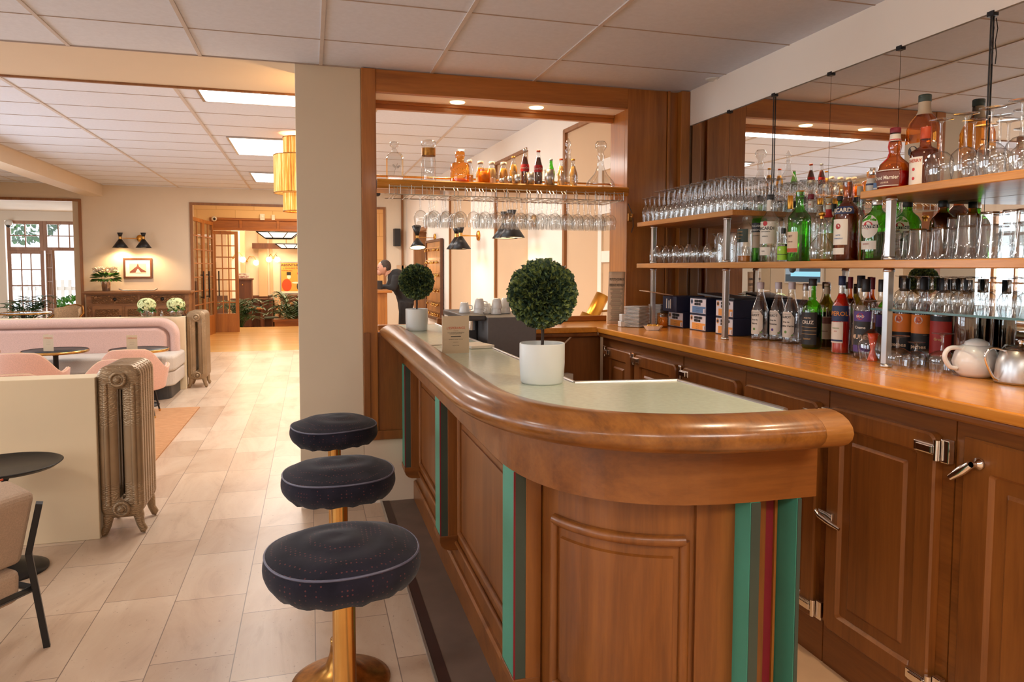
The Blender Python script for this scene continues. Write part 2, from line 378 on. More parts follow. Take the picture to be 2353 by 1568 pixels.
def thing(name, label, cat, loc=(0, 0, 0), rz=0, group=None):
    o = bpy.data.objects.new(name, None); COL.objects.link(o); o.empty_display_size = .05
    o.location = loc; o.rotation_euler.z = rz; tag(o, label, cat, group); return o
def tag(o, label, cat, group=None, kind=None):
    o['label'] = label; o['category'] = cat
    if group: o['group'] = group
    if kind: o['kind'] = kind
    return o
def struct(name, mb, mats, **k):
    o = mb.build(name, mats, **k); o['kind'] = 'structure'; return o
def dup(root, loc, rz=None, label=None, group=None):
    r = root.copy(); COL.objects.link(r); r.location = loc
    if rz is not None: r.rotation_euler.z = rz
    if label: r['label'] = label
    if group: r['group'] = group
    for ch in list(root.children):
        c = ch.copy(); COL.objects.link(c); c.parent = r
        for g in list(ch.children):
            d = g.copy(); COL.objects.link(d); d.parent = c
    return r
def bxo(name, a, b, mat, parent=None, bevel=0): return MB().box(a, b).build(name, mat, parent, bevel)
# ================================================================ THE SETTING
C1, C2, YW, XM = 2.64, 2.90, 4.42, 2.479
struct('floor', MB().box((-5.4, -3.2, -.06), (2.7, 13.2, 0)), 'stone')
struct('floor', MB().box((-5.4, 13.2, -.06), (2.7, 18.6, 0)), 'parquet')
struct('floor', MB().box((.455, -3.2, 0), (.66, YW, .004)), 'vinyl')
struct('floor', MB().box((.66, -3.2, 0), (1.9, YW+.2, .003)), 'vinylt')
struct('trim_1', MB().box((.41, -3.2, 0), (.455, YW, .006)), 'dstrip')
struct('trim_2', MB().box((.401, -3.2, 0), (.411, YW, .010)), 'alu')
struct('ceiling', MB().box((-5.4, -3.2, C1), (2.7, YW, C1+.05)), 'tile')
struct('ceiling', MB().box((-5.4, YW, C1), (2.7, 5.2, C1+.25)), 'wall')
struct('ceiling', MB().box((-5.4, 5.2, C2), (2.7, 14.2, C2+.05)), 'tile')
struct('trim_3', MB().box((-5.4, 5.19, C1-.012), (-.07, 5.215, C1+.02)), 'trimw')
g = MB()
for k in range(-6, 3): g.box((.077+k*.6535-.009, -3.2, C1-.005), (.077+k*.6535+.009, YW, C1+.002))
struct('trim_4', g, 'tbar')
g = MB()
for k in range(0, 12): g.box((-5.4, 3.936-k*.6-.003, C1-.003), (2.5, 3.936-k*.6+.003, C1+.002))
g.box((-5.4, YW-.008, C1-.006), (2.5, YW, C1))
struct('trim_5', g, 'gap')
g = MB()
for x in (-4.72, -3.49, -2.26, -1.03, .2, 1.43): g.box((x-.014, 5.2, C2-.006), (x+.014, 14.2, C2+.002))
struct('trim_6', g, 'tbar')
g = MB()
for k in range(-2, 13): g.box((-5.4, 6.73+k*.6-.004, C2-.003), (2.4, 6.73+k*.6+.004, C2+.002))
struct('trim_7', g, 'gap')

# walls round the near room
struct('wall_back', MB().box((-5.4, -3.3, 0), (2.7, -3.2, C1)), 'wall')
struct('wall_right', MB().box((2.49, -3.2, 0), (2.7, YW, C1)), 'pilw')
struct('wall_right', MB().box((2.466, -3.2, 2.41), (2.49, YW, C1)), 'pilw')
# left wall with four tall gridded windows
def window_wall():
    wins = [(-1.6, .6), (1.4, 3.6), (4.7, 6.9), (7.6, 9.8)]
    m_ = MB(); y = -3.2
    for a, b_ in wins: m_.box((-5.35, y, 0), (-5.2, a, C2)); m_.box((-5.35, a, 0), (-5.2, b_, .85)); m_.box((-5.35, a, 2.35), (-5.2, b_, C2)); y = b_
    m_.box((-5.35, y, 0), (-5.2, 14.2, C2)); struct('wall_left', m_, 'wall')
    for k, (a, b_) in enumerate(wins):
        w = MB(); n = 6
        for i in range(n+1):
            t = .028 if i in (0, 3, n) else .012; yy = a+(b_-a)*i/n; w.box((-5.31, yy-t, .85), (-5.25, yy+t, 2.35))
        for z in (.87, 1.25, 1.62, 1.99, 2.33): w.box((-5.305, a, z-.014), (-5.255, b_, z+.014))
        o = struct('window_%d' % (k+1), w, 'doorw')
        p = MB().box((-5.283, a, .85), (-5.279, b_, 2.35)).build('window_pane', 'window', o)
window_wall()

# wall with the bar opening: pillar, pieces round the opening
struct('wall_bar', MB().box((-.07, YW, 0), (.306, 4.67, C1+.2)), 'pillar', bevel=.004)
struct('wall_bar', MB().box((.306, YW, 0), (.64, 4.67, .40)), 'wall')
struct('wall_bar', MB().box((.306, 4.445, 2.515), (2.6, 4.67, C1+.2)), 'wall')
struct('wall_bar', MB().box((2.05, 4.445, 0), (2.6, 4.67, 2.515)), 'wall')
struct('wall_bar', MB().box((.306, 4.50, .40), (.386, 4.67, 2.515)), 'wall')
struct('baseboard_bar', MB().box((-.07, 4.408, 0), (.40, YW, .012)), 'pilw')
fr = MB()
fr.box((.306, 4.395, .415), (.392, 4.50, C1-.004))
struct('trim_8', fr, 'frameZ', bevel=.004)
fr = MB().box((.392, 4.40, 2.503), (2.03, 4.445, C1-.006))
struct('trim_9', fr, 'frameX', bevel=.003)
struct('trim_10', MB().box((.392, 4.635, 2.455), (2.03, 4.675, 2.515)).box((.392, 4.62, 2.485), (2.03, 4.64, 2.515)), 'frameX', bevel=.003)
struct('trim_11', MB().box((2.03, 4.40, 0), (2.314, 4.445, C1-.006)), 'frameZ', bevel=.003)
struct('trim_12', MB().box((2.03, 4.445, 0), (2.05, 4.68, 2.515)), 'frameZ', bevel=.002)
struct('trim_13', MB().box((2.318, 4.412, 0), (2.40, 4.445, C1-.006)).box((2.318, 4.39, 0), (2.335, 4.445, C1-.006)).box((2.40, 4.36, 0), (2.465, 4.445, C1-.006)), 'frameZ', bevel=.003)
# wainscot panel beside the bar end
wn = MB().box((.322, 4.405, .40), (.62, 4.42, 1.06))
wn.box((.306, 4.385, .40), (.345, 4.405, 1.06)).box((.306, 4.385, .40), (.62, 4.405, .455))
struct('trim_14', wn, 'woodZ', bevel=.003)

# mirror of several panes on the right wall
mr = thing('wall_mirror', 'tall frameless wall mirror in several panes behind the bottle shelves', 'mirror', (0, 0, 0))
ys = [-1.8, -.4, .9, 2.154, 2.588, 3.018, 3.462, 3.90, 4.36]
for a, b_ in zip(ys, ys[1:]): MB().box((2.4745, a+.0012, 1.083), (XM, b_-.0012, 2.408)).build('mirror_pane', 'mirror', mr)
for y in ys[1:-1]: MB().box((2.462, y-.014, 2.398), (2.478, y+.014, 2.416)).build('clip', 'blackm', mr)
for y, lab in ((3.462, 'thin dark steel rod hanging down the mirror above the upside-down glasses'), (2.154, 'thin dark steel rod with a loose wire tail above the right-hand wine glasses')):
    r_ = MB().cyl((2.468, y, 1.75), (2.468, y, 2.40), .0028, 8)
    if y < 3: r_.tube([(2.466, y-.008, 2.39), (2.466, y-.016, 2.35), (2.466, y-.008, 2.30), (2.466, y-.015, 2.26), (2.466, y-.012, 2.22)], .0018, 6)
    tag(r_.build('hanging_rod', 'blackm'), lab, 'rod')
tag(MB().lathe([(.045, C1-.001), (.045, C1-.006), (.03, C1-.008), (.026, C1-.002), (1e-4, C1-.002)], (2.442, 4.053, 0)).build('ceiling_spotlight', 'white'), 'small round recessed spotlight in the ceiling by the wood corner', 'ceiling light')

for x, y, lab in ((1.98, .75, 'small round downlight added above the worktop, beyond the top of the view'), (1.98, -.35, 'small round downlight added over the near end of the worktop, out of view'), (1.5, 1.7, 'small round downlight added over the bar end, beyond the top of the view'), (1.95, 1.45, 'small round downlight added in the near ceiling over the tall cabinet doors')):
    tag(MB().lathe([(.05, 2.639), (.048, 2.633), (.036, 2.632)], n=24, c=(x, y, 0)).lathe([(1e-4, 2.634), (.036, 2.632)], n=24, c=(x, y, 0)).build('ceiling_spotlight', 'white'), lab, 'ceiling light')

# ================================================================ THE BAR
A_, B_, CX, CYY, NN = .605, .665, 1.15, 2.2, 2.8
def barpath(y0=YW, xe=1.25, y_lo=None, t0=0, t1=90, off=0, straight=True, tail=True, steps=36):
    pts = []
    if straight: pts += [(CX-A_, y0), (CX-A_, CYY+.0001)]
    for i in range(steps+1):
        t = R(t0+(t1-t0)*i/steps); c, s_ = math.cos(t), math.sin(t)
        pts.append((CX-A_*max(c, 0)**(2/NN), CYY-B_*max(s_, 0)**(2/NN)))
    if tail: pts.append((xe, CYY-B_))
    q = [pts[0]]
    for p in pts[1:]:
        if math.hypot(p[0]-q[-1][0], p[1]-q[-1][1]) > .002: q.append(p)
    out = []
    for k, p in enumerate(q):
        a = q[max(k-1, 0)]; b_ = q[min(k+1, len(q)-1)]; dx, dy = b_[0]-a[0], b_[1]-a[1]; L = math.hypot(dx, dy)
        out.append((p, (dy/L, -dx/L)))
    return out
bar = thing('bar_counter', 'long wooden bar counter with rounded rail, mint top and teal fins', 'bar counter', (0, 0, 0))
full = barpath()
# rail: fat rounded oak nosing, in three lengths
def ell(o, z, a, b_, n=18): return [(o+a*math.cos(2*PI*i/n), z+b_*math.sin(2*PI*i/n)) for i in range(n)]
MB().sweep(barpath(4.405, 1.16), ell(.062, 1.060, .080, .045), 0, True).build('handrail', 'railw', bar)
re_ = MB().sweep([((1.1605, CYY-B_), (0, -1)), ((1.225, CYY-B_), (0, -1)), ((1.236, CYY-B_), (0, -1))], ell(.062, 1.060, .080, .045), 0, True)
o = re_.build('handrail_end', 'railx', bar, .006); o['label'] = 'paler end block of the rail'
# mint top
edge = [(p[0]+n[0]*-.005, p[1]+n[1]*-.005) for p, n in barpath(4.70, 1.20)]
inner = [(1.20, 1.60), (1.17, 2.12), (.822, 2.165), (.80, 4.70)]
MB().prism(edge+inner, 1.045, 1.080).build('countertop', 'lam', bar)
em = MB()
for a, b_ in zip(inner[0:], inner[1:]): em.tube([(a[0], a[1], 1.078), (b_[0], b_[1], 1.078)], .009, 8)
em.build('metal_edging', 'steel', bar)
# apron band
MB().sweep(full, [(-.022, .865), (0, .865), (0, 1.035), (-.022, 1.035)]).build('apron', 'woodX', bar)
# body
body = barpath(4.418, 1.09, tail=False)
MB().sweep(body, [(-.10, 0), (-.08, 0), (-.08, .90), (-.10, .90)]).build('front_panel', 'woodZ', bar)
MB().sweep(body, [(-.08, 0), (-.062, 0), (-.062, .115), (-.07, .125), (-.08, .125)]).build('plinth', 'woodX', bar)
MB().box((.80, 2.17, .05), (.82, 4.40, 1.045)).box((.64, 4.35, .05), (.82, 4.40, 1.045)).box((1.17, 1.64, 0), (1.19, 2.12, 1.045)).box((.82, 2.12, 0), (1.19, 2.14, 1.045)).build('rear_panel', 'darkw', bar)
def hole(w_):  # bead frame on the straight side at X = .625
    y0, y1, z0, z1 = w_; t = MB(); x = .625
    for a, b_ in (((y0, z0), (y1, z0)), ((y0, z1), (y1, z1))): t.tube([(x-.004, a[0], a[1]), (x-.004, b_[0], b_[1])], .013, 8)
    for y in (y0, y1): t.tube([(x-.004, y, z0), (x-.004, y, z1)], .013, 8)
    t.box((x-.006, y0+.045, z0+.045), (x+.01, y1-.045, z1-.045))
    return t
for w_ in ((3.31, 4.20, .28, .80), (2.15, 3.04, .28, .80)): hole(w_).build('panel_moulding', 'woodZ', bar, .002)
MB().tube([(.618, 4.4, .215), (.618, 2.0, .215)], .009, 8).build('lower_moulding', 'woodY', bar)
# curved front panel moulding
cp = [(Vector((p[0], p[1], 0)), n) for p, n in barpath(straight=False, tail=False, t0=24, t1=74, steps=30)]
cm = MB()
for z, r_ in ((.745, .016), (.27, .014)):
    cm.tube([(p.x-n[0]*.077, p.y-n[1]*.077, z) for p, n in cp], r_, 8)
for p, n in (cp[0], cp[-1]): cm.tube([(p.x-n[0]*.077, p.y-n[1]*.077, .27), (p.x-n[0]*.077, p.y-n[1]*.077, .745)], .014, 8)
cm.sweep([((p.x, p.y), n) for p, n in cp[2:-2]], [(-.082, .31), (-.072, .315), (-.072, .70), (-.082, .705)])
cm.build('panel_moulding', 'woodZ', bar)
for a, b_ in ((1, 10), (77, 90)):
    MB().sweep(barpath(straight=False, tail=False, t0=a, t1=b_, steps=8), [(-.085, .12), (-.068, .12), (-.068, .90), (-.085, .90)]).build('stile', 'woodZ', bar, .002)
# teal fins with corbels on the long side
for fx, y0 in ((.557, 1.945), (.546, 3.11), (.536, 4.265)):
    y1 = y0+.13
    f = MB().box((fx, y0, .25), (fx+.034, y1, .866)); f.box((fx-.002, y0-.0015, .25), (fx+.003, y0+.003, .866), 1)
    f.box((fx+.003, y0-.001, .25), (fx+.034, y0, .866), 2)  # front face in a darker colour that stands in for its shade
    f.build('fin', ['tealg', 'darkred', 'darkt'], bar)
    MB().box((fx+.034, y0-.004, .20), (.638, y1+.004, .90)).build('pilaster', 'woodZ', bar, .002)
    c = MB(); pr = [(.635, .25), (fx-.004, .25), (fx-.004, .225), (fx+.003, .205), (fx+.018, .19), (fx+.040, .182), (.635, .18)]
    n = len(pr); c.add([(x, y0-.005, z) for x, z in pr]+[(x, y1+.01, z) for x, z in pr], [tuple(range(n)), tuple(range(n, 2*n))[::-1]]+[(i, n+i, n+(i+1) % n, (i+1) % n) for i in range(n)])
    c.build('corbel', 'woodX', bar, .002)
# end group: two fins and a dark red strip
MB().box((1.058, 1.538, 0), (1.086, 1.63, .88)).box((1.060, 1.536, 0), (1.0865, 1.538, .862), 1).build('fin', ['tealg', 'darkt'], bar)  # both end fins: shade of the front face put in as darker colour
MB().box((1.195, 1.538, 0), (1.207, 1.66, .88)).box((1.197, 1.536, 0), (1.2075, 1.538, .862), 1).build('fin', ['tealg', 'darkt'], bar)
MB().box((1.06, 1.64, 0), (1.20, 1.66, .90)).build('end_backing', 'woodZ', bar)
o = MB().box((1.150, 1.618, 0), (1.184, 1.64, .90)).build('inlay_strip', 'darkred', bar); o['label'] = 'dark red strip between the end fins'
MB().box((1.142, 1.612, 0), (1.149, 1.64, .90)).box((1.185, 1.612, 0), (1.192, 1.64, .90)).build('bead', 'frameZ', bar)
tg = MB().box((.5425, 3.47, .955), (.545, 3.53, .99)); o = tg.build('small_plate', 'steel', bar)

# ================================================================ BACK BAR
wt = thing('worktop', 'long honey-coloured worktop along the mirror and the opening', 'worktop', (0, 0, 0))
WP = [(1.75, 4.22), (1.75, -1.2), (2.474, -1.2), (2.474, 4.36), (2.05, 4.40), (2.03, 4.73), (.95, 4.73), (.95, 4.22)]
MB().prism(WP, 1.045, 1.080).build('worktop_board', 'top', wt, .006, 3)
MB().box((1.765, -1.2, 1.018), (1.80, 4.235, 1.045)).box((.95, 4.235, 1.018), (1.765, 4.27, 1.045)).build('edge_moulding', 'woodY', wt, .008, 3)
MB().box((.81, 4.715, 1.080), (2.03, 4.735, 1.118)).box((.42, 4.70, 1.045), (2.03, 4.74, 1.080)).build('upstand', 'frameX', wt, .004)
def ring_door(w_, h_, r_, bd, t_, flush=False):
    "framed door facing -X, local origin at its lower near corner; y 0..w, z 0..h"
    m_ = MB(); N = 8
    def rr(x0, z0, x1, z1, r, n=N):
        out = []
        for cx, cz, a0 in ((x1-r, z1-r, 0), (x0+r, z1-r, 90), (x0+r, z0+r, 180), (x1-r, z0+r, 270)):
            for i in range(n): a = R(a0+90*i/(n-1)); out.append((cx+r*math.cos(a), cz+r*math.sin(a)))
        return out
    loops = [(rr(0, 0, w_, h_, r_), 0), (rr(0, 0, w_, h_, r_), -t_+.006), (rr(.006, .006, w_-.006, h_-.006, r_-.004), -t_),
             (rr(bd, bd, w_-bd, h_-bd, .012), -t_), (rr(bd+.010, bd+.010, w_-bd-.010, h_-bd-.010, .01), -t_+.012),
             (rr(bd+.045, bd+.045, w_-bd-.045, h_-bd-.045, .006), -t_+.012), (rr(bd+.055, bd+.055, w_-bd-.055, h_-bd-.055, .004), -t_+.004)]
    n = 4*N; vs = []; fs = []
    for lp, x in loops: vs += [(x, y, z) for y, z in lp]
    for k in range(len(loops)-1):
        for i in range(n): j = (i+1) % n; fs.append((k*n+i, k*n+j, (k+1)*n+j, (k+1)*n+i))
    fs.append(tuple(range((len(loops)-1)*n, len(loops)*n)))
    return m_.add(vs, fs)
def hinge(parent, y, z, s):
    "chrome cabinet hinge; s = +1 strap runs to +y from the knuckle"
    h = MB(); x = -.040
    h.box((x, y, z-.016), (x+.012, y+s*.075, z+.016)); h.box((x-.008, y+s*.004, z-.012), (x, y+s*.060, z+.012))
    h.cyl((x+.004, y-s*.006, z-.03), (x+.004, y-s*.006, z+.03), .009, 10); h.box((x+.012, y-s*.040, z-.034), (x+.034, y-s*.012, z+.034))
    return h.build('hinge', 'chrome', parent, .003)
units = [(3.755, 4.12, 'L', 'farthest fridge-like cabinet under the worktop, in the corner'), (3.23, 3.709, 'L', 'second cabinet from the corner under the worktop'),
         (2.694, 3.169, 'L', 'third cabinet from the corner, chrome catch at its upper left'), (2.178, 2.639, 'R', 'fourth cabinet from the corner, just behind the bar end'),
         (1.667, 2.121, 'R', 'cabinet with a tall door and chrome hinges right of the bar end')]
for k, (y0, y1, side, lab) in enumerate(units):
    u = thing('bar_cabinet', lab, 'cabinet', (1.80, y0, 0))
    yb = units[k-1][0]-y0-.02 if k else 4.235-y0
    ya = (units[k+1][1]-y0) + .0 if k+1 < len(units) else -.045
    ya = -.022 if k+1 < len(units) else -.04
    yb = min(yb, (y1-y0)+.03) if k else yb
    MB().box((0, ya, 0), (.66, yb, 1.017)).build('carcass', 'woodY', u)
    d = ring_door(y1-y0, .805, .03, .062, .032).build('door', 'woodZ', u); d.location = (-.001, 0, .160)
    w_ = y1-y0
    if side == 'L':
        hinge(d, w_+.002, .775, -1); hinge(d, w_+.002, .08, -1)
    else:
        hinge(d, -.004, .760, 1); hinge(d, -.004, .045, 1)
        l = MB(); yy = w_-.01
        l.box((-.046, yy-.04, .395), (-.032, yy+.03, .43)); l.tube([(-.05, yy+.035, .418), (-.062, yy-.0, .412), (-.06, yy-.045, .402), (-.052, yy-.085, .392)], [.008, .011, .009, .006], 8)
        l.build('latch', 'chrome', d, .002)
for k, (y0, y1, lab) in enumerate(((.93, 1.602, 'flush wooden cabinet at the right edge with a chrome turn handle'), (.10, .91, 'flush wooden cabinet nearest the viewer along the worktop'), (-1.2, .08, 'long flush cabinet at the near end of the worktop'))):
    u = thing('bar_cabinet', lab, 'cabinet', (1.80, y0, 0))
    MB().box((0, -.01, 0), (.66, y1-y0+(.02 if k == 0 else .01), 1.017)).build('carcass', 'woodY', u)
    d = ring_door(y1-y0-.02, .90, .004, .085, .012).build('door', 'woodZ', u); d.location = (-.001, .01, .075)
    if k == 0:
        h = MB(); yy = y1-y0-.075; h.lathe([(1e-4, 0), (.017, 0), (.017, .008), (.008, .014), (.008, .03)], n=14, mt=Matrix.Translation((-.012, yy, .835)) @ Matrix.Rotation(R(-90), 4, 'Y'))
        h.tube([(-.045, yy, .835), (-.05, yy+.02, .815), (-.052, yy+.055, .785)], [.011, .014, .010], 10); h.build('handle', 'chrome', d)
# side cabinet under the opening
u = thing('bar_cabinet', 'dark wooden cabinet under the worktop below the opening', 'cabinet', (0, 0, 0))
MB().box((1.28, 4.28, 0), (1.80, 4.66, 1.017)).box((.96, 4.62, 0), (1.28, 4.66, 1.017)).build('carcass', 'woodZ', u)
MB().box((1.268, 4.262, .06), (1.56, 4.28, .98)).build('door', 'woodZ', u, .003)
tag(MB().tube([(1.60, 4.25, 1.03), (1.52, 4.243, .96), (1.49, 4.24, .86), (1.485, 4.24, .76), (1.50, 4.235, .70), (1.54, 4.235, .70)], .0055, 8).build('power_cable', 'cream'), 'cream power cable looping down under the worktop corner', 'cable')
sk = thing('socket_box', 'white socket box with plugs under the worktop corner', 'socket', (1.545, 4.22, .68), R(20))
MB().box((-.035, -.03, 0), (.035, .03, .11)).build('box', 'paper', sk, .004)
MB().box((-.06, -.05, -.04), (-.005, .0, .03)).build('plug', 'steel', sk, .004)
# shelves and posts
PX = 2.10
tag(MB().box((2.05, -.6, 1.455), (2.472, 4.285, 1.485)).build('wall_shelf', 'shelfw', None, .003), 'long middle oak shelf on steel posts carrying bottles and tumblers', 'shelf')
tag(MB().prism([(2.05, 4.285), (2.05, 3.19), (2.472, 3.25), (2.472, 4.285)], 1.722, 1.750).build('wall_shelf', 'shelfw', None, .003), 'upper left oak shelf packed with upside-down glasses', 'shelf')
tag(MB().prism([(2.05, 2.32), (2.05, -.6), (2.472, -.6), (2.472, 2.40)], 1.722, 1.750).build('wall_shelf', 'shelfw', None, .003), 'upper right oak shelf with liqueur bottles and wine glasses', 'shelf')
gsh = tag(MB().box((2.10, -.6, 1.293), (2.465, 2.30, 1.301)).build('glass_shelf', 'shelfglass'), 'green-edged glass shelf with upside-down goblets', 'shelf')
def post(px, lab, z0, z1):
    p = at(px, 700, 'X', PX); t = thing('shelf_post', lab, 'post', (PX, p.y, z0), 0, None)
    MB().box((-.013, -.013, 0), (.013, .013, z1-z0)).build('post_tube', 'steel', t, .002)
    for z in (0, z1-z0-.014): MB().lathe([(.013, z), (.021, z), (.021, z+.006), (.018, z+.014), (.013, z+.014)], n=14).build('collar', 'steel', t)
for px, w_ in ((1500, 'left'), (1667, 'middle'), (2040, 'right')):
    post(px, w_+' square steel post between worktop and middle shelf', 1.08, 1.455)
    post(px, w_+' square steel post between middle and upper shelf', 1.485, 1.722)
MB().box((2.0985, -.6, 1.2932), (2.1, 2.30, 1.3008)).box((2.1, 2.30, 1.2932), (2.465, 2.3015, 1.3008)).build('glass_edge', 'gedge', gsh)
post(2460, 'square steel post beyond the right edge of the view', 1.08, 1.455)
# ================================================================ FAR ROOM
rw = lambda y: 2.183-.04517*(y-6.413)
def slab(y0, y1, z0, z1, d0=0, d1=.25, name='wall_far_right', mat='pilw', parent=None, **k):
    m_ = MB().prism([(rw(y0)+d0, y0), (rw(y1)+d0, y1), (rw(y1)+d1, y1), (rw(y0)+d1, y0)][::-1], z0, z1)
    return struct(name, m_, mat, **k) if parent is None else m_.build(name, mat, parent)
ZT = 2.655
slab(4.67, 14.2, ZT, C2, 0, .3)
for a, b_ in ((6.1, 7.05), (8.21, 9.3), (10.52, 12.10), (13.3, 14.2), (4.67, 4.86)): slab(a, b_, 0, ZT)
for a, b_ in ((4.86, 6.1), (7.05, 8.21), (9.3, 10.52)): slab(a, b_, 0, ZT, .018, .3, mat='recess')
for y in (6.1, 8.21, 10.52):
    slab(y-.04, y+.005, 0, ZT+.02, -.010, .02, 'trim_15', 'trimw')
for a, b_ in ((4.9, 6.1), (7.08, 8.21), (9.33, 10.52)): slab(a, b_, ZT-.005, ZT+.03, -.010, .05, 'trim_16', 'trimw')
slab(4.9, 14.1, 0, .1, -.012, .0, 'baseboard_right', 'trimw')
# white glazed door in the first recess and dark doorway further on
dm = MB(); y0, y1 = 4.88, 5.36
for a, b_ in ((4.88, 4.95), (5.29, 5.36)): dm.prism([(rw(a)-.01, a), (rw(b_)-.01, b_), (rw(b_)+.03, b_), (rw(a)+.03, a)], 0, 2.3)
for z in (0, .75, 1.12, 1.5, 1.88, 2.22): dm.prism([(rw(4.95)-.01, 4.95), (rw(5.29)-.01, 5.29), (rw(5.29)+.03, 5.29), (rw(4.95)+.03, 4.95)], z, z+.09)
do_ = struct('door_1', dm, 'pilw', bevel=.004)
MB().prism([(rw(4.95)+.006, 4.95), (rw(5.29)+.006, 5.29), (rw(5.29)+.012, 5.29), (rw(4.95)+.012, 4.95)], 0, 2.22).build('door_pane', 'recess', do_)
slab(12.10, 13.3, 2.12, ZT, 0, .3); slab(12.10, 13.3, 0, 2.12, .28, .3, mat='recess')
slab(13.22, 13.32, 0, 2.15, -.02, .25, 'trim_17', 'trimw'); slab(12.08, 12.14, 0, 2.15, -.01, .25, 'trim_17', 'pilw'); slab(12.1, 13.3, 2.11, 2.17, -.015, .1, 'trim_17', 'trimw')
cu = MB().grid(lambda u, v: (rw(12.2+u*1.0)+.20+.012*math.sin(u*60), 12.2+u*1.0, .02+v*2.06), 90, 1)
tag(cu.build('door_curtain', 'paper'), 'pale curtain hanging in the dark-framed doorway beside the key board', 'curtain')

# far wall with two wide openings
struct('wall_far', MB().box((-5.35, 14.2, 2.62), (-3.87, 14.35, C2)).box((-3.87, 14.2, 0), (-2.06, 14.35, C2)).box((-2.06, 14.2, 2.60), (1.40, 14.35, C2)).box((1.40, 14.2, 0), (2.2, 14.35, C2)), 'wall')
struct('trim_18', MB().box((-5.3, 14.175, 2.60), (-3.85, 14.2, 2.645)).box((-3.885, 14.175, 0), (-3.84, 14.2, 2.645)), 'trimw')
struct('trim_19', MB().box((-2.09, 14.175, 0), (-2.04, 14.2, 2.635)).box((-2.09, 14.175, 2.59), (1.43, 14.2, 2.635)).box((1.385, 14.175, 0), (1.43, 14.2, 2.635)), 'trimw')
struct('trim_20', MB().box((1.735, 14.17, 0), (1.775, 14.2, C2)), 'trimw')
struct('ceiling_beam', MB().box((-3.78, 5.2, 2.70), (-3.50, 14.2, C2)), 'wall')
# fluorescent panels, made of frame + ribbed diffuser
M['diff'] = emit('lit_diffuser', (.93, .97, 1), 4.5)
for k, (y0, y1) in enumerate(((5.56, 6.78), (8.55, 9.80), (11.60, 12.80))):
    t = thing('ceiling_light', ('first', 'second', 'third')[k]+' large lit fluorescent panel along the far ceiling, counted from the plaster edge', 'ceiling light', (-.13, (y0+y1)/2, 0))
    h = (y1-y0)/2
    MB().box((-.74, -h, C2-.016), (-.715, h, C2-.002)).box((.715, -h, C2-.016), (.74, h, C2-.002)).box((-.74, -h, C2-.016), (.74, -h+.02, C2-.002)).box((-.74, h-.02, C2-.016), (.74, h, C2-.002)).build('frame', 'steel', t)
    n = 64
    MB().grid(lambda u, v: (-.715+1.43*u, -h+.02+(2*h-.04)*v, C2-.008+.004*math.cos(u*n*PI)), n*2, 1).build('diffuser', 'diff', t)
for k, (x, y) in enumerate(((-.6, -1.2), (-3.0, -1.2), (1.3, -.9), (-3.0, 2.2))):  # panels added out of view to brighten the near room
    t = thing('ceiling_light', 'unseen rectangular lit ceiling panel added in the near ceiling, '+('behind the viewpoint', 'behind and left', 'behind and right', 'left of the view')[k], 'ceiling light', (x, y, 0))
    MB().box((-.6, -.32, C1-.012), (.6, .32, C1-.001)).build('frame', 'white', t)
    MB().box((-.56, -.28, C1-.016), (.56, .28, C1-.012)).build('diffuser', 'diff', t)

# pendant lamp of raffia
M['raffia'] = None
m, nt, b = new_mat('lit_raffia'); setp(b, rough=.8); v = texmap(nt, (1, 1, .02))
n_ = noise(nt, v, 70, 5, .7); c_ = ramp(nt, n_, [(.35, srgb(170, 96, 30)), (.5, srgb(236, 160, 60)), (.62, srgb(255, 222, 150))])
nt.links.new(c_, b.inputs['Base Color']); nt.links.new(c_, b.inputs['Emission Color']); b.inputs['Emission Strength'].default_value = .55; M['raffia'] = m
pl = thing('pendant_lamp', 'tiered raffia pendant lamp glowing orange beside the pillar', 'lamp', (-.105, 8.2, 0))
for r_, z0, z1 in ((.158, 2.66, 2.855), (.258, 2.26, 2.66), (.165, 2.065, 2.26)):
    sh = MB().lathe([(r_, z0), (r_, z1)], n=72, flute=.006, fn=36).build('shade_tier', 'raffia', pl)
    for z in (z0, z1): MB().tube([(r_*math.cos(2*PI*i/40), r_*math.sin(2*PI*i/40), z) for i in range(41)], .006, 6).build('shade_ring', 'oldbrass', sh)
MB().lathe([(.158, 2.66), (.258, 2.662)], n=40).build('shade_collar', 'raffia', pl); MB().lathe([(.165, 2.26), (.258, 2.258)], n=40).build('shade_collar', 'raffia', pl)
MB().cyl((0, 0, 2.80), (0, 0, C2), .004, 6).build('cord', 'black', pl)
point('pendant_bulb', (-.105, 8.2, 2.72), 8, (1, .55, .22), .05); point('pendant_bulb', (-.105, 8.2, 2.42), 12, (1, .55, .22), .06)

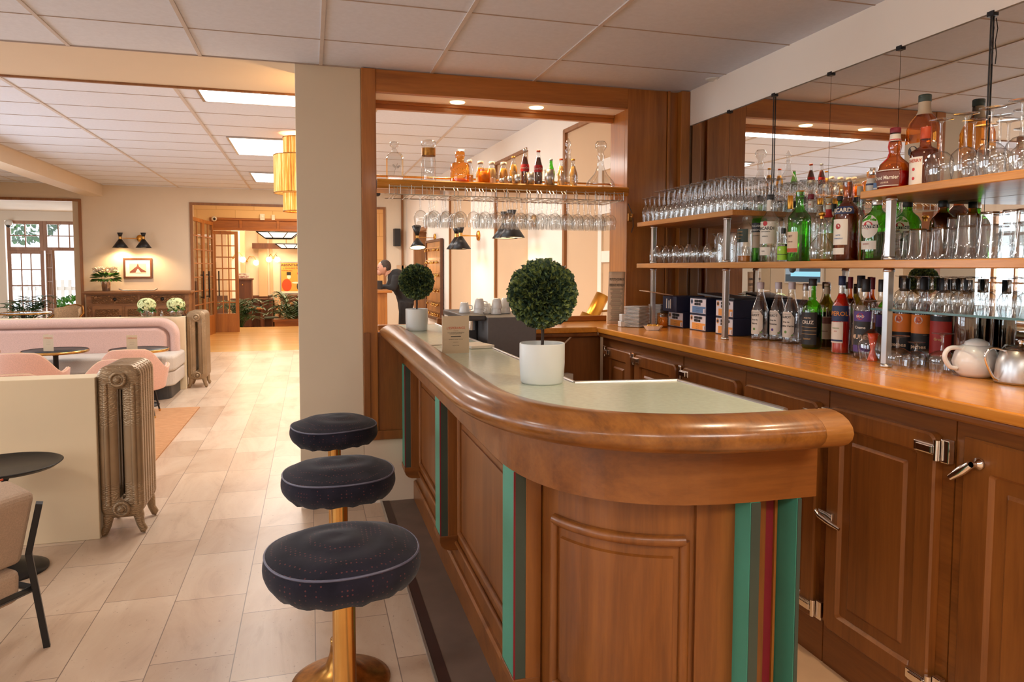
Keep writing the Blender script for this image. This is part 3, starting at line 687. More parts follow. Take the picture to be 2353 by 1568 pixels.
# wall lamps
def sconce(label, plate, nrm, heads, tilt=0, topf=1):
    "plate centre on wall, outward normal nrm (2d), heads: list of (side offset, out offset)"
    t = thing('wall_lamp', label, 'wall lamp', plate); nx, ny = nrm; sx, sy = -ny, nx
    P_ = lambda s_, o_, z: Vector((sx*s_+nx*o_, sy*s_+ny*o_, z))
    mt = Matrix(((sx, 0, nx, 0), (sy, 0, ny, 0), (0, 1, 0, 0), (0, 0, 0, 1)))
    MB().lathe([(1e-4, .022), (.058, .022), (.064, .012), (.064, 0)], n=28, mt=mt).build('wall_plate', 'gold', t)
    for s_, o_ in heads:
        MB().tube([P_(s_*.15, .02, -.005), P_(s_*.8, o_*.8, -.005), P_(s_, o_, -.005)], .006, 8).build('arm', 'gold', t)
        c = P_(s_, o_, 0); dx = P_(.35 if tilt else 0, 0, 0)
        tm = Matrix.Translation(c) @ Matrix.Rotation(R(tilt), 4, Vector((nx, ny, 0)) if tilt else Vector((0, 0, 1)))
        sh = MB().lathe([(.022, -.02), (.128, -.175)], n=30, mt=tm).lathe([(.022, .02), (.022+.023*topf, .02+.07*topf), (1e-4, .018+.07*topf)], n=24, mt=tm).build('shade', 'blackm', t, solid=.002)
        MB().lathe([(.024, -.022), (.024, .022)], n=20, mt=tm).build('collar', 'brass', sh)
        MB().lathe([(.120, -.170), (1e-4, -.150)], n=24, mt=tm).build('lit_inside', 'bulbw', sh)
M['bulbw'] = emit('warm_lit_bulb', (1, .72, .36), 4)
pc = at(323, 548, 'Y', 14.19)
sconce('double black cone wall lamp with round gold plate above the framed picture', tuple(pc), (0, -1), [(-.30, .13), (.09, .22)])
for dx, out in ((-.30, .15), (.09, .24)): spot('wall_lamp_bulb', (pc.x+dx, 14.19-out, pc.z-.185), 26, (1, .66, .34), 150, .6)
n2 = (-.999, -.045)
q = Vector((rw(8.9), 8.9, 1.865))
sconce('pair of black cone wall lamps seen through the bar opening, beside the white pilaster', tuple(q), n2, [(-.02, .29), (.20, .29)])
for d_ in (-.02, .22): spot('wall_lamp_bulb', (q.x-.29, q.y-d_, q.z-.185), 6, (1, .68, .36), 150, .6)
q = Vector((rw(11.5), 11.5, 1.945))
sconce('black double-cone wall lamp on a long gold arm above the key board', tuple(q), n2, [(.02, .30)], 14, 2.3)
spot('wall_lamp_bulb', (q.x-.3, q.y, q.z-.185), 8, (1, .68, .36), 150, .6)
spot('wall_lamp_bulb', (q.x-.3, q.y, q.z+.20), 3, (1, .68, .36), 120, .6, (PI, 0, 0))
sconce('unseen black cone wall lamp added on the rear face of the pillar for the glow on the plaster', (.13, 4.674, 2.22), (0, 1), [(0, .13)])
spot('wall_lamp_bulb', (.13, 4.81, 2.31), 16, (1, .55, .20), 172, .5, (PI, 0, 0))  # lamp added out of sight for the warm glow beside the pillar
# recessed spots washing the pilasters
for y in (6.6, 8.7):
    tag(MB().lathe([(.04, C2-.001), (.04, C2-.006), (.028, C2-.004), (1e-4, C2-.004)], (rw(y)-.28, y, 0)).build('ceiling_spotlight', 'bulbw'), 'small round downlight in the far ceiling over the '+('nearer' if y < 7 else 'second')+' white pilaster', 'ceiling light')
    spot('downlight', (rw(y)-.28, y, C2-.02), 12, (1, .76, .5), 75, .9)

q = Vector((rw(6.85), 6.85, 1.925))
sconce('pair of black cone wall lamps half hidden behind the hanging glasses, on the nearer pilaster', tuple(q), n2, [(-.10, .28), (.12, .28)])
for d_ in (-.10, .12): spot('wall_lamp_bulb', (q.x-.28, q.y-d_, q.z-.185), 6, (1, .70, .40), 150, .6)

# key board
kb = thing('key_board', 'tall oak key board with rows of brass key fobs on the wall', 'key board', (rw(11.45)-.03, 11.45, 1.27), R(2.6))
MB().box((-.012, -.55, -.60), (.012, .55, .60)).build('panel', 'frameZ', kb)
MB().box((-.03, -.58, -.62), (.014, -.54, .62)).box((-.03, .54, -.62), (.014, .58, .62)).box((-.03, -.58, -.64), (.014, .58, -.60)).box((-.03, -.58, .60), (.014, .58, .64)).build('frame', 'darkw', kb, .003)
fob = MB().sphere((0, 0, -.03), .018, 8).cyl((0, 0, 0), (0, 0, -.03), .004, 6).lathe([(.026, -.05), (.02, -.045), (.02, -.04), (.026, -.036)], n=10)
f0 = None
for z in (.50, .30, .10, -.14, -.36, -.52):
    MB().box((-.03, -.52, z), (-.012, .52, z+.018)).build('hook_rail', 'oldbrass', kb)
    for i in range(9):
        if random.random() < .25: continue
        y = -.46+i*.115+random.uniform(-.02, .02)
        if f0 is None: f0 = fob.build('key_fob', 'brass', kb); o = f0
        else: o = f0.copy(); COL.objects.link(o); o.parent = kb
        o.location = (-.045, y, z); o.scale = (1, 1, random.uniform(.8, 1.15))
# speaker, small notice
tag(MB().obox(tuple(at(912, 546, 'Y', 14.10)), (.115, .12, .34), R(12)).build('loudspeaker', 'black', None, .006), 'slim black loudspeaker high on the wall left of the brown trim', 'loudspeaker')
tag(MB().obox(tuple(at(922, 618, 'Y', 14.18)), (.17, .02, .14)).build('framed_notice', 'recess', None, .003), 'small pale framed notice on the far wall behind the person', 'notice')
cd = at(867, 444, 'Y', 13.9)
tag(MB().sphere((cd.x, cd.y, 2.86), .06, 14, sz=.8).build('dome_camera', 'black'), 'black dome camera under the far ceiling, seen just inside the bar opening', 'camera')

# reception desk and person leaning over it
dk = thing('reception_desk', 'orange wooden reception desk at the left edge of the bar opening', 'desk', (0, 0, 0))
MB().box((.35, 10.25, 0), (1.05, 11.1, 1.10)).build('desk_body', 'frameZ', dk, .004)
MB().box((.30, 10.20, 1.10), (1.115, 11.15, 1.135)).build('desk_top', 'frameX', dk, .005)
tag(MB().obox((1.00, 10.9, 1.20), (.03, .16, .13), R(20)).build('screen', 'black', None, .004), 'small dark screen standing on the reception desk', 'screen')
def skin_body(name, chain, mat, parent=None, sub=2):
    "chain: list of limbs, each a list of (point, radius); limbs start on the first limb's nearest joint"
    m_ = MB()
    for limb in chain:
        pts = []; rs = []
        for k in range(len(limb)-1):
            (p, r0), (q_, r1) = limb[k], limb[k+1]; p, q_ = Vector(p), Vector(q_)
            for i in range(4): t_ = i/4; pts.append(p.lerp(q_, t_)); rs.append(r0+(r1-r0)*t_)
        pts.append(Vector(limb[-1][0])); rs.append(limb[-1][1]); m_.tube(pts, rs, 12)
    o = m_.build(name, mat, parent)
    rm = o.modifiers.new('r', 'REMESH'); rm.mode = 'VOXEL'; rm.voxel_size = .014; rm.use_smooth_shade = True
    sm = o.modifiers.new('s', 'SMOOTH'); sm.iterations = 4; sm.factor = .6
    return o
def person():
    t = thing('person', 'person in dark clothes bending over the reception desk, head turned down to the left', 'person', (1.42, 11.25, 0))
    J = Vector
    # faces -x; bending forward over the desk
    skin_body('body', [
        [((.02, -.11, .93), .12), ((-.04, -.11, .50), .075), ((.02, -.11, .10), .05)], [((.02, .11, .93), .12), ((.03, .11, .50), .075), ((.10, .11, .10), .05)],
        [((.05, 0, .92), .155), ((.0, 0, 1.08), .15), ((-.08, 0, 1.24), .165), ((-.17, 0, 1.34), .14), ((-.22, 0, 1.38), .07)],
        [((-.14, -.18, 1.33), .075), ((-.20, -.24, 1.14), .055), ((-.36, -.20, 1.16), .042)], [((-.14, .18, 1.33), .075), ((-.22, .24, 1.14), .055), ((-.38, .18, 1.16), .042)]], 'jumper', t)
    hd = MB().sphere((-.32, 0, 1.455), .098, 20, sx=1.02, sy=.80, sz=1.12)
    hd.sphere((-.385, 0, 1.385), .055, 14, sx=1, sy=.9, sz=.9).sphere((-.425, 0, 1.43), .018, 8, sz=1.5)
    hd.tube([(-.24, 0, 1.36), (-.29, 0, 1.42)], [.062, .058], 12)
    for s_ in (-1, 1): hd.sphere((-.305, s_*.078, 1.44), .022, 8, sy=.4, sz=1.4)
    for s_ in (-1, 1): hd.sphere((-.405, s_*.032, 1.462), .010, 8, mi=1)
    hd.sphere((-.425, 0, 1.383), .016, 8, mi=2, sy=1.6, sz=.4)
    h = hd.build('head', ['skin', 'black', 'rust'], t)
    rm = h.modifiers.new('s', 'SMOOTH'); rm.iterations = 1
    MB().sphere((-.298, 0, 1.478), .098, 20, sx=.98, sy=.84, sz=1.08).build('hair', 'hairg', t)
    for s_ in (-1, 1):
        hnd = MB(); c = J((-.40, s_*.19, 1.155)); hnd.sphere(c, .038, 10, sx=1.1, sy=.9, sz=.45)
        for k in range(4): hnd.tube([c+J((-.03, (k-1.5)*.018, 0)), c+J((-.065-.004*(k in (1, 2)), (k-1.5)*.021, .002)), c+J((-.092-.006*(k in (1, 2)), (k-1.5)*.022, -.012))], [.009, .008, .006], 8)
        hnd.tube([c+J((-.005, -s_*.03, 0)), c+J((-.03, -s_*.055, 0)), c+J((-.052, -s_*.062, -.006))], [.011, .009, .007], 8)
        hnd.build('hand', 'skin', t)
        ft = MB().sphere((-.04 if s_ < 0 else .04, s_*.11, .04), .05, 12, sx=2.4, sy=.9, sz=.8).build('shoe', 'black', t)
M['jumper'] = plain('charcoal_wool', (.028, .026, .026), .9, 0, .15, 30); M['hairg'] = plain('short_dark_grey_hair', (.07, .05, .04), .85, 0, .3, 60)
person()
tag(MB().sphere((.86, 10.75, 1.27), .085, 16, sz=1.15).tube([(.86, 10.75, 1.135), (.86, 10.75, 1.2)], [.06, .05], 12).build('wig_stand', 'hairg'), 'dark-haired head-sized round shape just above the desk at the opening edge', 'ornament')

# low walls and radiators
struct('wall_low_near', MB().box((-5.2, 4.20, 0), (-1.10, 4.36, .87)), 'lowwall', bevel=.004)
struct('wall_low_far', MB().box((-5.2, 9.22, 0), (-1.44, 9.36, .868)), 'lowwall', bevel=.004)
def radiator(name_label, loc, nsec, h=.93, w=.21, hi=None):
    t = thing('radiator', name_label, 'radiator', loc); dp = .058
    def rr(x0, z0, x1, z1, r, n=6):
        out = []
        for cx, cz, a0 in ((x1-r, z1-r, 0), (x0+r, z1-r, 90), (x0+r, z0+r, 180), (x1-r, z0+r, 270)):
            for i in range(n): a = R(a0+90*i/(n-1)); out.append((cx+r*math.cos(a), cz+r*math.sin(a)))
        return out
    s0 = None
    for k in range(nsec):
        if s0 is None:
            m_ = MB(); o_ = rr(-w/2, .10, w/2, h, .06); i_ = rr(-.014, .20, .014, h-.13, .013); n = 24
            bd = lambda pts, s_: pts
            o2 = rr(-w/2+.014, .114, w/2-.014, h-.014, .05); i2 = rr(-.030, .185, .030, h-.115, .028)
            Y0, Y1 = 0, dp
            loops = [(i_, Y0+.016), (i2, Y0), (o2, Y0), (o_, Y0+.014), (o_, Y1-.014), (o2, Y1), (i2, Y1), (i_, Y1-.016), (i_, Y0+.016)]
            vs = [(x, y, z) for lp, y in loops for x, z in lp]
            fs = [(a*n+i, a*n+(i+1) % n, (a+1)*n+(i+1) % n, (a+1)*n+i) for a in range(8) for i in range(n)]
            m_.add(vs, fs, 0, True)
            for x in (-.066, .066): m_.tube([(x, .004, .17), (x, .004, h-.10)], .016, 8); m_.tube([(x, dp-.004, .17), (x, dp-.004, h-.10)], .016, 8)
            s0 = m_.build('section', 'rad', t); o = s0
        else: o = s0.copy(); COL.objects.link(o); o.parent = t
        o.location = (0, k*dp, 0)
    L = nsec*dp
    for z in (h-.075, .155):
        hb = MB().cyl((0, -.012, z), (0, L+.01, z), .040, 20)
        hb.lathe([(.043, 0), (.043, .012), (.028, .016), (.028, .010), (.016, .010), (.016, .026), (1e-4, .026)], n=24, mt=Matrix.Translation((0, -.012, z)) @ Matrix.Rotation(R(90), 4, 'X'))
        hb.build('hub_pipe', 'rad', t)
    for y in (.03, L-.03):
        for s_ in (-1, 1):
            MB().tube([(s_*.052, y, .17), (s_*.075, y, .10), (s_*.082, y, .05), (s_*.098, y, .018), (s_*.108, y, .012)], [.034, .027, .020, .021, .014], 10).build('leg', 'rad', t)
    return t
radiator('ornate bronze cast-iron radiator at the end of the near low wall', (-.992, 4.215, 0), 6)
radiator('ornate bronze cast-iron radiator at the end of the far low wall behind the banquette', (-1.325, 9.28, 0), 6, .93, .22)

# banquette
bq = thing('banquette', 'long pink upholstered banquette with pale grey seat', 'banquette', (0, 0, 0))
X0, XR = -5.1, -1.47
def arch(xl, xr, z0, z1, r, n=10):
    pts = [(xl, z1), (xr-r, z1)] + [(xr-r+r*math.sin(PI/2*i/n), z1-r+r*math.cos(PI/2*i/n)) for i in range(1, n+1)] + [(xr, z0)]
    return pts
bk = MB(); a = arch(X0, XR-.02, .40, .862, .2); n = len(a)
bk.add([(x, 9.21, z) for x, z in a]+[(X0, 9.21, .40)]+[(x, 9.05, z) for x, z in a]+[(X0, 9.05, .40)], [tuple(range(n+1)), tuple(range(n+1, 2*n+2))[::-1]]+[(i, n+1+i, n+1+(i+1) % (n+1), (i+1) % (n+1)) for i in range(n+1)])
bk.build('back_board', 'pinkd', bq, .03, 4)
MB().tube([(x, 9.04, z) for x, z in arch(X0, XR-.055, .46, .82, .17)], .052, 14, flat=1).build('border_roll', 'pinkd', bq)
ip = MB(); a = arch(X0, XR-.13, .46, .755, .12); n = len(a)
ip.add([(x, 9.06, z) for x, z in a]+[(X0, 9.06, .46)]+[(x, 8.98, z) for x, z in a]+[(X0, 8.98, .46)], [tuple(range(n+1)), tuple(range(n+1, 2*n+2))[::-1]]+[(i, n+1+i, n+1+(i+1) % (n+1), (i+1) % (n+1)) for i in range(n+1)])
ip.build('back_pad', 'pinkd', bq, .03, 4)
def rp(x0, y0, x1, y1, r):
    return [(x0, y1), (x0, y0)] + [(x1-r+r*math.sin(R(90)*i/6), y0+r-r*math.cos(R(90)*i/6)) for i in range(7)] + [(x1, y1)]
MB().prism(rp(X0, 8.45, XR+.03, 9.20, .16)[::1], .31, .485).build('seat_cushion', 'grey', bq, .035, 4)
MB().prism(rp(X0, 8.47, XR+.02, 9.20, .16), .15, .31).build('seat_base', 'grey', bq, .02, 3)
MB().prism(rp(X0, 8.53, XR-.03, 9.18, .14), 0, .15).build('plinth', 'black', bq)

# round bistro tables
def round_table(label, x, y, z=.60, r=.285, rest='round tables before the banquette'):
    t = thing('round_table', label, 'table', (x, y, 0))
    MB().lathe([(1e-4, z-.022), (r-.004, z-.022), (r-.004, z), (1e-4, z)], n=48).build('tabletop', 'black', t)
    MB().lathe([(r-.006, z-.024), (r, z-.022), (r, z+.001), (r-.006, z+.003)], n=48).build('brass_rim', 'brass', t)
    MB().lathe([(.18, 0), (.18, .012), (.05, .022), (.026, .05), (.024, z-.06), (.06, z-.022)], n=28).build('pedestal', 'blackm', t)
    return t
round_table('round black brass-rimmed table before the banquette, in front of the rightmost pink chair', -1.73, 8.22)
round_table('round black brass-rimmed table, second from the right before the banquette', -2.50, 8.22, .61, .30)
round_table('round black brass-rimmed table cut by the left edge of the view', -3.30, 8.22, .61, .30)
def fold_card(label, x, y, z, w, h, lines, rz=0, mat='kraft', head=None, cat='menu card', name='menu_card'):
    t = thing(name, label, cat, (x, y, z), rz)
    MB().box((-w/2, -.001, 0), (w/2, .001, h)).build('front_leaf', mat, t)
    MB().obox((-w/2+.009, w*.30, h/2), (.0016, w*.62, h), R(-10)).build('back_leaf', mat, t)
    tx = MB(); F = lambda cx, cz: (lambda u, v: (cx+u, -.0018, cz+v))
    for s_, sz, zz, mi in lines:
        if s_ == '-': tx.box((-w*sz/2, -.0018, zz*h), (w*sz/2, -.0012, zz*h+.0006), mi)
        else: tx.text(s_, sz, F(0, zz*h), mi, maxw=w*.86)
    tx.build('printing', ['inkb', 'rust'], t)
    return t
LN = [('MENU', .02, .8, 1), ('-', .4, .66, 0), ('carte du bar', .012, .55, 0), ('-', .4, .40, 0)]
LN2 = [("L'ESPERANCE", .02, .8, 1), ('-', .4, .6, 0), ('-', .5, .5, 0), ('-', .4, .4, 0)]
fold_card('small kraft menu card on the rightmost round table', -1.77, 8.10, .602, .10, .155, LN2, R(8))
fold_card('small kraft menu card on the second round table', -2.53, 8.12, .612, .10, .165, LN2, R(-14))

def lounge_chair(label, x, y, rz):
    t = thing('lounge_chair', label, 'chair', (x, y, 0), rz, None)
    def shell(u, v):
        a = R(-118+236*u); e = abs(a)/R(118)
        q_ = min(1, max(0, (e-.22)/.42)); q_ = q_*q_*(3-2*q_); top = .672-.012*(e/.3)**2*(e < .3)-.012*(e >= .3)-.185*q_
        if e > .64: top += .030*math.sin(min(1, (e-.64)/.30)*PI/2)*1
        if e > .90: top -= .16*((e-.90)/.10)**2
        lo = .250+.04*e
        z = lo+(top-lo)*v; f = .86+.14*v
        return (.305*math.sin(a)*f, -.245*math.cos(a)*f-.01, z)
    o = MB().grid(shell, 36, 8).build('backrest', 'pink', t, solid=.036); b_ = o.modifiers.new('bv', 'BEVEL'); b_.width = .012; b_.segments = 3
    MB().tube([shell(i/36, 1.0) for i in range(37)], .005, 6).build('piping', 'recess', o)
    MB().lathe([(1e-4, .27), (.215, .27), (.24, .30), (.24, .36), (.21, .385), (1e-4, .395)], n=32).build('seat', 'grey', t)
    for sx, sy in ((-1, -1), (1, -1), (-1, 1), (1, 1)):
        l = MB().tube([(sx*.15, sy*.15, .275), (sx*.20, sy*.19, .0)], [.012, .008], 8).build('leg', 'blackm', t)
        MB().tube([(sx*.1965, sy*.1875, .022), (sx*.20, sy*.19, .0)], [.010, .010], 8).build('foot_cap', 'brass', l)
    return t
ch = lounge_chair('pink lounge chair in front of the rightmost table, seen from behind above the radiator', -1.66, 7.62, R(4)); ch.location.z = .012
dup(ch, (-2.50, 7.55, .012), R(-6), 'pink lounge chair seen from behind at the second table from the right')
dup(ch, (-3.35, 7.5, .012), R(0), 'pink lounge chair at the table by the left edge of the view')
dup(ch, (-2.14, 6.1, .012), R(10), 'pink chair whose rounded top just shows over the near low wall')
dup(ch, (-1.62, 6.35, .012), R(160), 'pink chair half hidden behind the near radiator')
dup(ch, (-3.0, 6.2, .012), R(-10), 'pink chair over the near low wall at the left edge')
# jute rug
tag(MB().prism([(-4.6, 5.72), (-1.135, 5.72), (-1.12, 7.95), (-4.6, 8.0)], 0.0, .012).build('rug', 'jute'), 'woven jute rug between the near low wall and the banquette', 'rug')
tag(MB().box((-1.62, 5.55, .52), (-1.42, 5.75, .66)).box((-1.56, 5.60, 0), (-1.48, 5.70, .53)).build('wooden_stand', 'carvew', None, .004), 'small pale wooden box stand left of the near radiator', 'stand')

# hydrangea bowls on the far low wall
def hydrangea(label, x, y, z, s_=1.0, seed=1):
    rnd = random.Random(seed); t = thing('flower_bowl', label, 'flowers', (x, y, z))
    MB().lathe([(.03, 0), (.06, .012), (.078, .045), (.075, .075), (.055, .10)], n=28).build('glass_bowl', 'glass', t)
    MB().tube([(0, 0, .01), (.004, 0, .10)], .006, 6).build('stem', 'leafd', t)
    pm = MB(); lm = MB()
    for i in range(260):
        d = Vector((rnd.gauss(0, 1), rnd.gauss(0, 1), rnd.gauss(0, 1)+.25)).normalized(); c = Vector((0, 0, .145))+Vector((d.x*.095, d.y*.095, d.z*.072))
        for k in range(4):
            a = k*PI/2+rnd.random(); u = d.orthogonal().normalized(); w_ = d.cross(u)
            pm.leaf(c, u*math.cos(a)+w_*math.sin(a)+d*.25, d, .019, .017)
    for i in range(26):
        a = rnd.uniform(0, 2*PI); dd = Vector((math.cos(a), math.sin(a), rnd.uniform(-.5, .2)))
        lm.leaf(Vector((0, 0, .10))+dd*.03, dd, Vector((0, 0, 1)), .085, .045)
    pm.build('blossom', 'petal', t); lm.build('leaves', 'leaf2', t)
    return t
hydrangea('bowl of pale green hydrangeas on the far low wall, left of the two', -1.86, 9.29, .868)
hydrangea('bowl of pale green hydrangeas on the far low wall, next to the radiator', -1.545, 9.29, .868, 1, 2)
tag(MB().lathe([(.018, 0), (.018, .05), (.008, .065), (.008, .075)], (-1.70, 9.29, .868), 14).build('bud_vase', 'glass'), 'tiny glass bud vase between the two hydrangea bowls', 'vase')

# sideboard with carved doors
sb = thing('sideboard', 'long carved oak sideboard under the framed picture', 'sideboard', (-3.70, 13.75, 0))
W_ = 1.62
MB().box((0, .03, .08), (W_, .43, .985)).build('body', 'carvew', sb)
MB().box((-.05, -.03, 1.005), (W_+.05, .44, 1.04)).box((-.03, -.01, .985), (W_+.03, .43, 1.005)).build('top', 'carvew', sb, .006)
for x in (.04, W_/3+.18, ):
    pass
for k, (a, b_) in enumerate(((.09, .80), (.84, 1.55))):
    d = MB().box((a, .01, .83), (b_, .03, .965)).build('drawer', 'relief', sb, .004)
    MB().lathe([(1e-4, .0), (.03, .004), (.02, .02), (.012, .03), (1e-4, .035)], n=14, mt=Matrix.Translation(((a+b_)/2, .01, .90)) @ Matrix.Rotation(R(90), 4, 'X')).build('handle', 'blackm', d)
for a, b_ in ((.09, .55), (.60, 1.03), (1.08, 1.55)):
    d = MB().box((a, .012, .12), (b_, .03, .79)).box((a+.05, .0, .18), (b_-.05, .012, .73), 1).build('door', ['carvew', 'relief'], sb, .004)
    MB().box((b_-.035, -.004, .50), (b_-.015, .012, .62)).build('latch', 'blackm', d)
tw = MB()
for x in (.045, W_-.045): tw.tube([(x+.012*math.cos(i*.9), .012+.012*math.sin(i*.9), .12+i*.014) for i in range(49)], .014, 6)
tw.build('twisted_column', 'carvew', sb)
for x in (.05, W_-.05):
    MB().box((x-.04, .04, 0), (x+.04, .12, .08)).build('foot', 'carvew', sb)
# things on the sideboard
pt = thing('potted_plant', 'leafy white-flowering plant in a silver pot on the sideboard', 'plant', (-3.42, 13.92, 1.04))
MB().lathe([(.055, 0), (.062, .01), (.082, .17), (.086, .175), (.08, .17), (.06, .03)], n=24).build('pot', 'chrome', pt)
lm = MB(); pm = MB(); rnd = random.Random(5)
for i in range(110):
    a = rnd.uniform(0, 2*PI); e = rnd.uniform(-.35, .9); d = Vector((math.cos(a), math.sin(a), e)).normalized(); st_ = Vector((0, 0, .19))+Vector((d.x*.13, d.y*.10, abs(d.z)*.12))
    lm.leaf(st_, d+Vector((0, 0, -.25)), Vector((0, 0, 1)), .13, .055)
for i in range(120):
    c = Vector((rnd.uniform(-.17, .17), rnd.uniform(-.1, .1), .36+rnd.uniform(-.03, .05))); d = Vector((rnd.gauss(0, 1), rnd.gauss(0, 1), 1)).normalized()
    for k in range(4): a = k*PI/2; u = d.orthogonal().normalized(); w_ = d.cross(u); pm.leaf(c, u*math.cos(a)+w_*math.sin(a), d, .03, .024)
lm.build('leaves', 'leaf2', pt); pm.build('blossom', 'petal2', pt)
tr = at(318, 666, 'Y', 13.95)
tag(MB().sweep([((tr.x-.25, 13.95), (0, 1)), ((tr.x+.25, 13.95), (0, 1))], [(-.08, 1.045), (-.08, 1.055), (.08, 1.055), (.08, 1.045)]).tube([(tr.x-.31, 13.95, 1.078), (tr.x-.25, 13.95, 1.05), (tr.x+.25, 13.95, 1.05), (tr.x+.31, 13.95, 1.078)], .012, 8).build('serving_tray', 'steel', None, .003), 'long low metal serving tray on the sideboard under the picture', 'tray')
a = at(283, 593, 'Y', 14.19); b_ = at(351, 640, 'Y', 14.19)
pf = thing('framed_picture', 'brown framed picture of a rocky island abbey with wide white mount above the sideboard', 'picture', ((a.x+b_.x)/2, 14.17, (a.z+b_.z)/2))
w_, h_ = (b_.x-a.x)/2, (a.z-b_.z)/2
MB().box((-w_, 0, -h_), (w_, .02, -h_+.035)).box((-w_, 0, h_-.035), (w_, .02, h_)).box((-w_, 0, -h_), (-w_+.035, .02, h_)).box((w_-.035, 0, -h_), (w_, .02, h_)).build('frame', 'darkw', pf, .003)
MB().box((-w_+.03, .008, -h_+.03), (w_-.03, .014, h_-.03)).build('mount', 'pilw', pf)
im = MB().box((-.135, .005, -.085), (.135, .008, .085))
im.add([(x, .004, z) for x, z in ((-.13, -.06), (-.08, -.02), (-.05, .01), (-.02, .03), (-.005, .075), (0, .085), (.006, .075), (.02, .03), (.05, .0), (.09, -.03), (.13, -.05), (.13, -.07), (-.13, -.08))], [tuple(range(13))], 1)
im.add([(x, .003, z) for x, z in ((-.04, -.08), (-.01, -.02), (0, -.01), (.012, -.02), (.05, -.08))], [tuple(range(5))], 2)
im.build('print', ['cream', 'brownp', 'paper'], pf)

# cafe table and wicker chair by the sunroom
ct = thing('round_table', 'brass-edged glass cafe table by the sunroom opening', 'table', (-4.25, 12.6, 0))
MB().lathe([(1e-4, .74), (.35, .74), (.35, .755), (1e-4, .755)], n=40).build('tabletop', 'glass2', ct)
MB().tube([(.36*math.cos(2*PI*i/40), .36*math.sin(2*PI*i/40), .745) for i in range(41)], .012, 8).build('brass_rim', 'brass', ct)
MB().cyl((0, 0, .03), (0, 0, .74), .03, 12).lathe([(.2, 0), (.2, .02), (.03, .04)], n=20).build('pedestal', 'blackm', ct)
wc = thing('wicker_chair', 'woven rattan armchair behind the banquette, beside the sunroom opening', 'chair', (-3.68, 12.5, 0), R(150))
M['wicker'] = plain('woven_rattan', srgb(196, 164, 128), .7, 0, .3, 80, .8, 240)
bk = MB().grid(lambda u, v: (.24*math.sin(R(-75+150*u)), -.22*math.cos(R(-75+150*u)), .46+.40*v-.05*abs(u-.5)*2*v), 20, 6).build('backrest', 'wicker', wc, solid=.012)
MB().tube([(-.27, .18, .62), (-.285, .02, .64), (-.25, -.13, .74), (-.15, -.215, .84), (0, -.245, .865), (.15, -.215, .84), (.25, -.13, .74), (.285, .02, .64), (.27, .18, .62)], .015, 8).build('arm_rail', 'oldbrass', wc)
MB().lathe([(1e-4, .44), (.24, .44), (.245, .455), (1e-4, .46)], n=28).build('seat', 'wicker', wc)
for sx, sy in ((-1, -1), (1, -1), (-1, 1), (1, 1)): MB().tube([(sx*.2, sy*.19, .45), (sx*.24, sy*.22, 0)], .013, 8).build('leg', 'oldbrass', wc)

# foreground armchair and side table at the left edge
ac = thing('armchair', 'beige linen armchair with bent black steel frame at the lower left corner', 'armchair', (-1.092, 3.064, 0), R(58))
def slab4(m_, pts, t_):  # slanted cushion slab: local x right->left along -x
    return m_
bkm = MB().obox((-.32, -.012, .495), (.64, .15, .30), 0, 0, R(16.7)).build('back_cushion', 'beigef', ac, .03, 4)
MB().tube([(-.02, .020, .655), (-.62, .020, .655)], .004, 6).build('piping', 'rust', bkm)
MB().obox((-.33, .21, .285), (.60, .56, .13), 0, 0, R(4)).build('seat_cushion', 'beigef', ac, .03, 4)
MB().tube([(-.02, -.02, .375), (-.66, -.02, .375)], .004, 6).build('piping', 'rust', ac)
def bar_(pts, parent, nm, t_=.016):
    m_ = MB()
    for p, q_ in zip(pts, pts[1:]): m_.tube([p, q_], t_, 4)
    return m_.build(nm, 'blackm', parent, .002)
for x, s_ in ((0, 1), (-.64, -1)):
    bar_([(x, -.130, .575), (x, -.068, .375), (x+.034*s_, -.10, 0)], ac, 'rear_leg')
    bar_([(x+.012*s_, -.08, .235), (x+.012*s_, .46, .25)], ac, 'side_rail')
    bar_([(x+.012*s_, .46, .25), (x+.03*s_, .49, 0)], ac, 'front_leg')
bar_([(.012, -.07, .235), (-.652, -.07, .235)], ac, 'cross_bar', .014)
sd = thing('side_table', 'round black metal tray side table beside the near low wall', 'side table', (-1.405, 3.86, 0))
MB().lathe([(1e-4, .500), (.215, .500), (.235, .514), (.240, .518), (.232, .520), (.213, .508), (1e-4, .507)], n=48).build('tray_top', 'blackm', sd)
MB().lathe([(.014, .06), (.014, .44), (.03, .47), (.03, .50)], n=20).build('stem', 'blackm', sd)
MB().lathe([(.165, 0), (.165, .012), (.13, .028), (.05, .045), (.02, .07)], n=40).build('base', 'blackm', sd)
# ================================================================ LOBBY
M['stoneblk'] = None
m, nt, b = new_mat('cream_stone_blocks'); setp(b, rough=.8)
v = texmap(nt, (1, 1, 1), (R(90), 0, 0)); br = nt.nodes.new('ShaderNodeTexBrick'); nt.links.new(v, br.inputs['Vector'])
for k, x in (('Scale', 1), ('Mortar Size', .006), ('Brick Width', .8), ('Row Height', .55)): br.inputs[k].default_value = x
br.inputs['Color1'].default_value = c4(srgb(236, 208, 160)); br.inputs['Color2'].default_value = c4(srgb(230, 198, 148)); br.inputs['Mortar'].default_value = c4(srgb(205, 170, 120))
nt.links.new(br.outputs['Color'], b.inputs['Base Color']); M['stoneblk'] = m
YP = 17.3
struct('ceiling', MB().box((-2.8, 14.35, 3.15), (2.6, YP, 3.2)), 'wall')
struct('wall_lobby_left', MB().box((-2.62, 14.35, 0), (-2.46, 18.6, 3.2)), 'pilw')
struct('wall_lobby_right', MB().box((2.2, 14.35, 0), (2.35, 18.6, 3.2)), 'stoneblk')
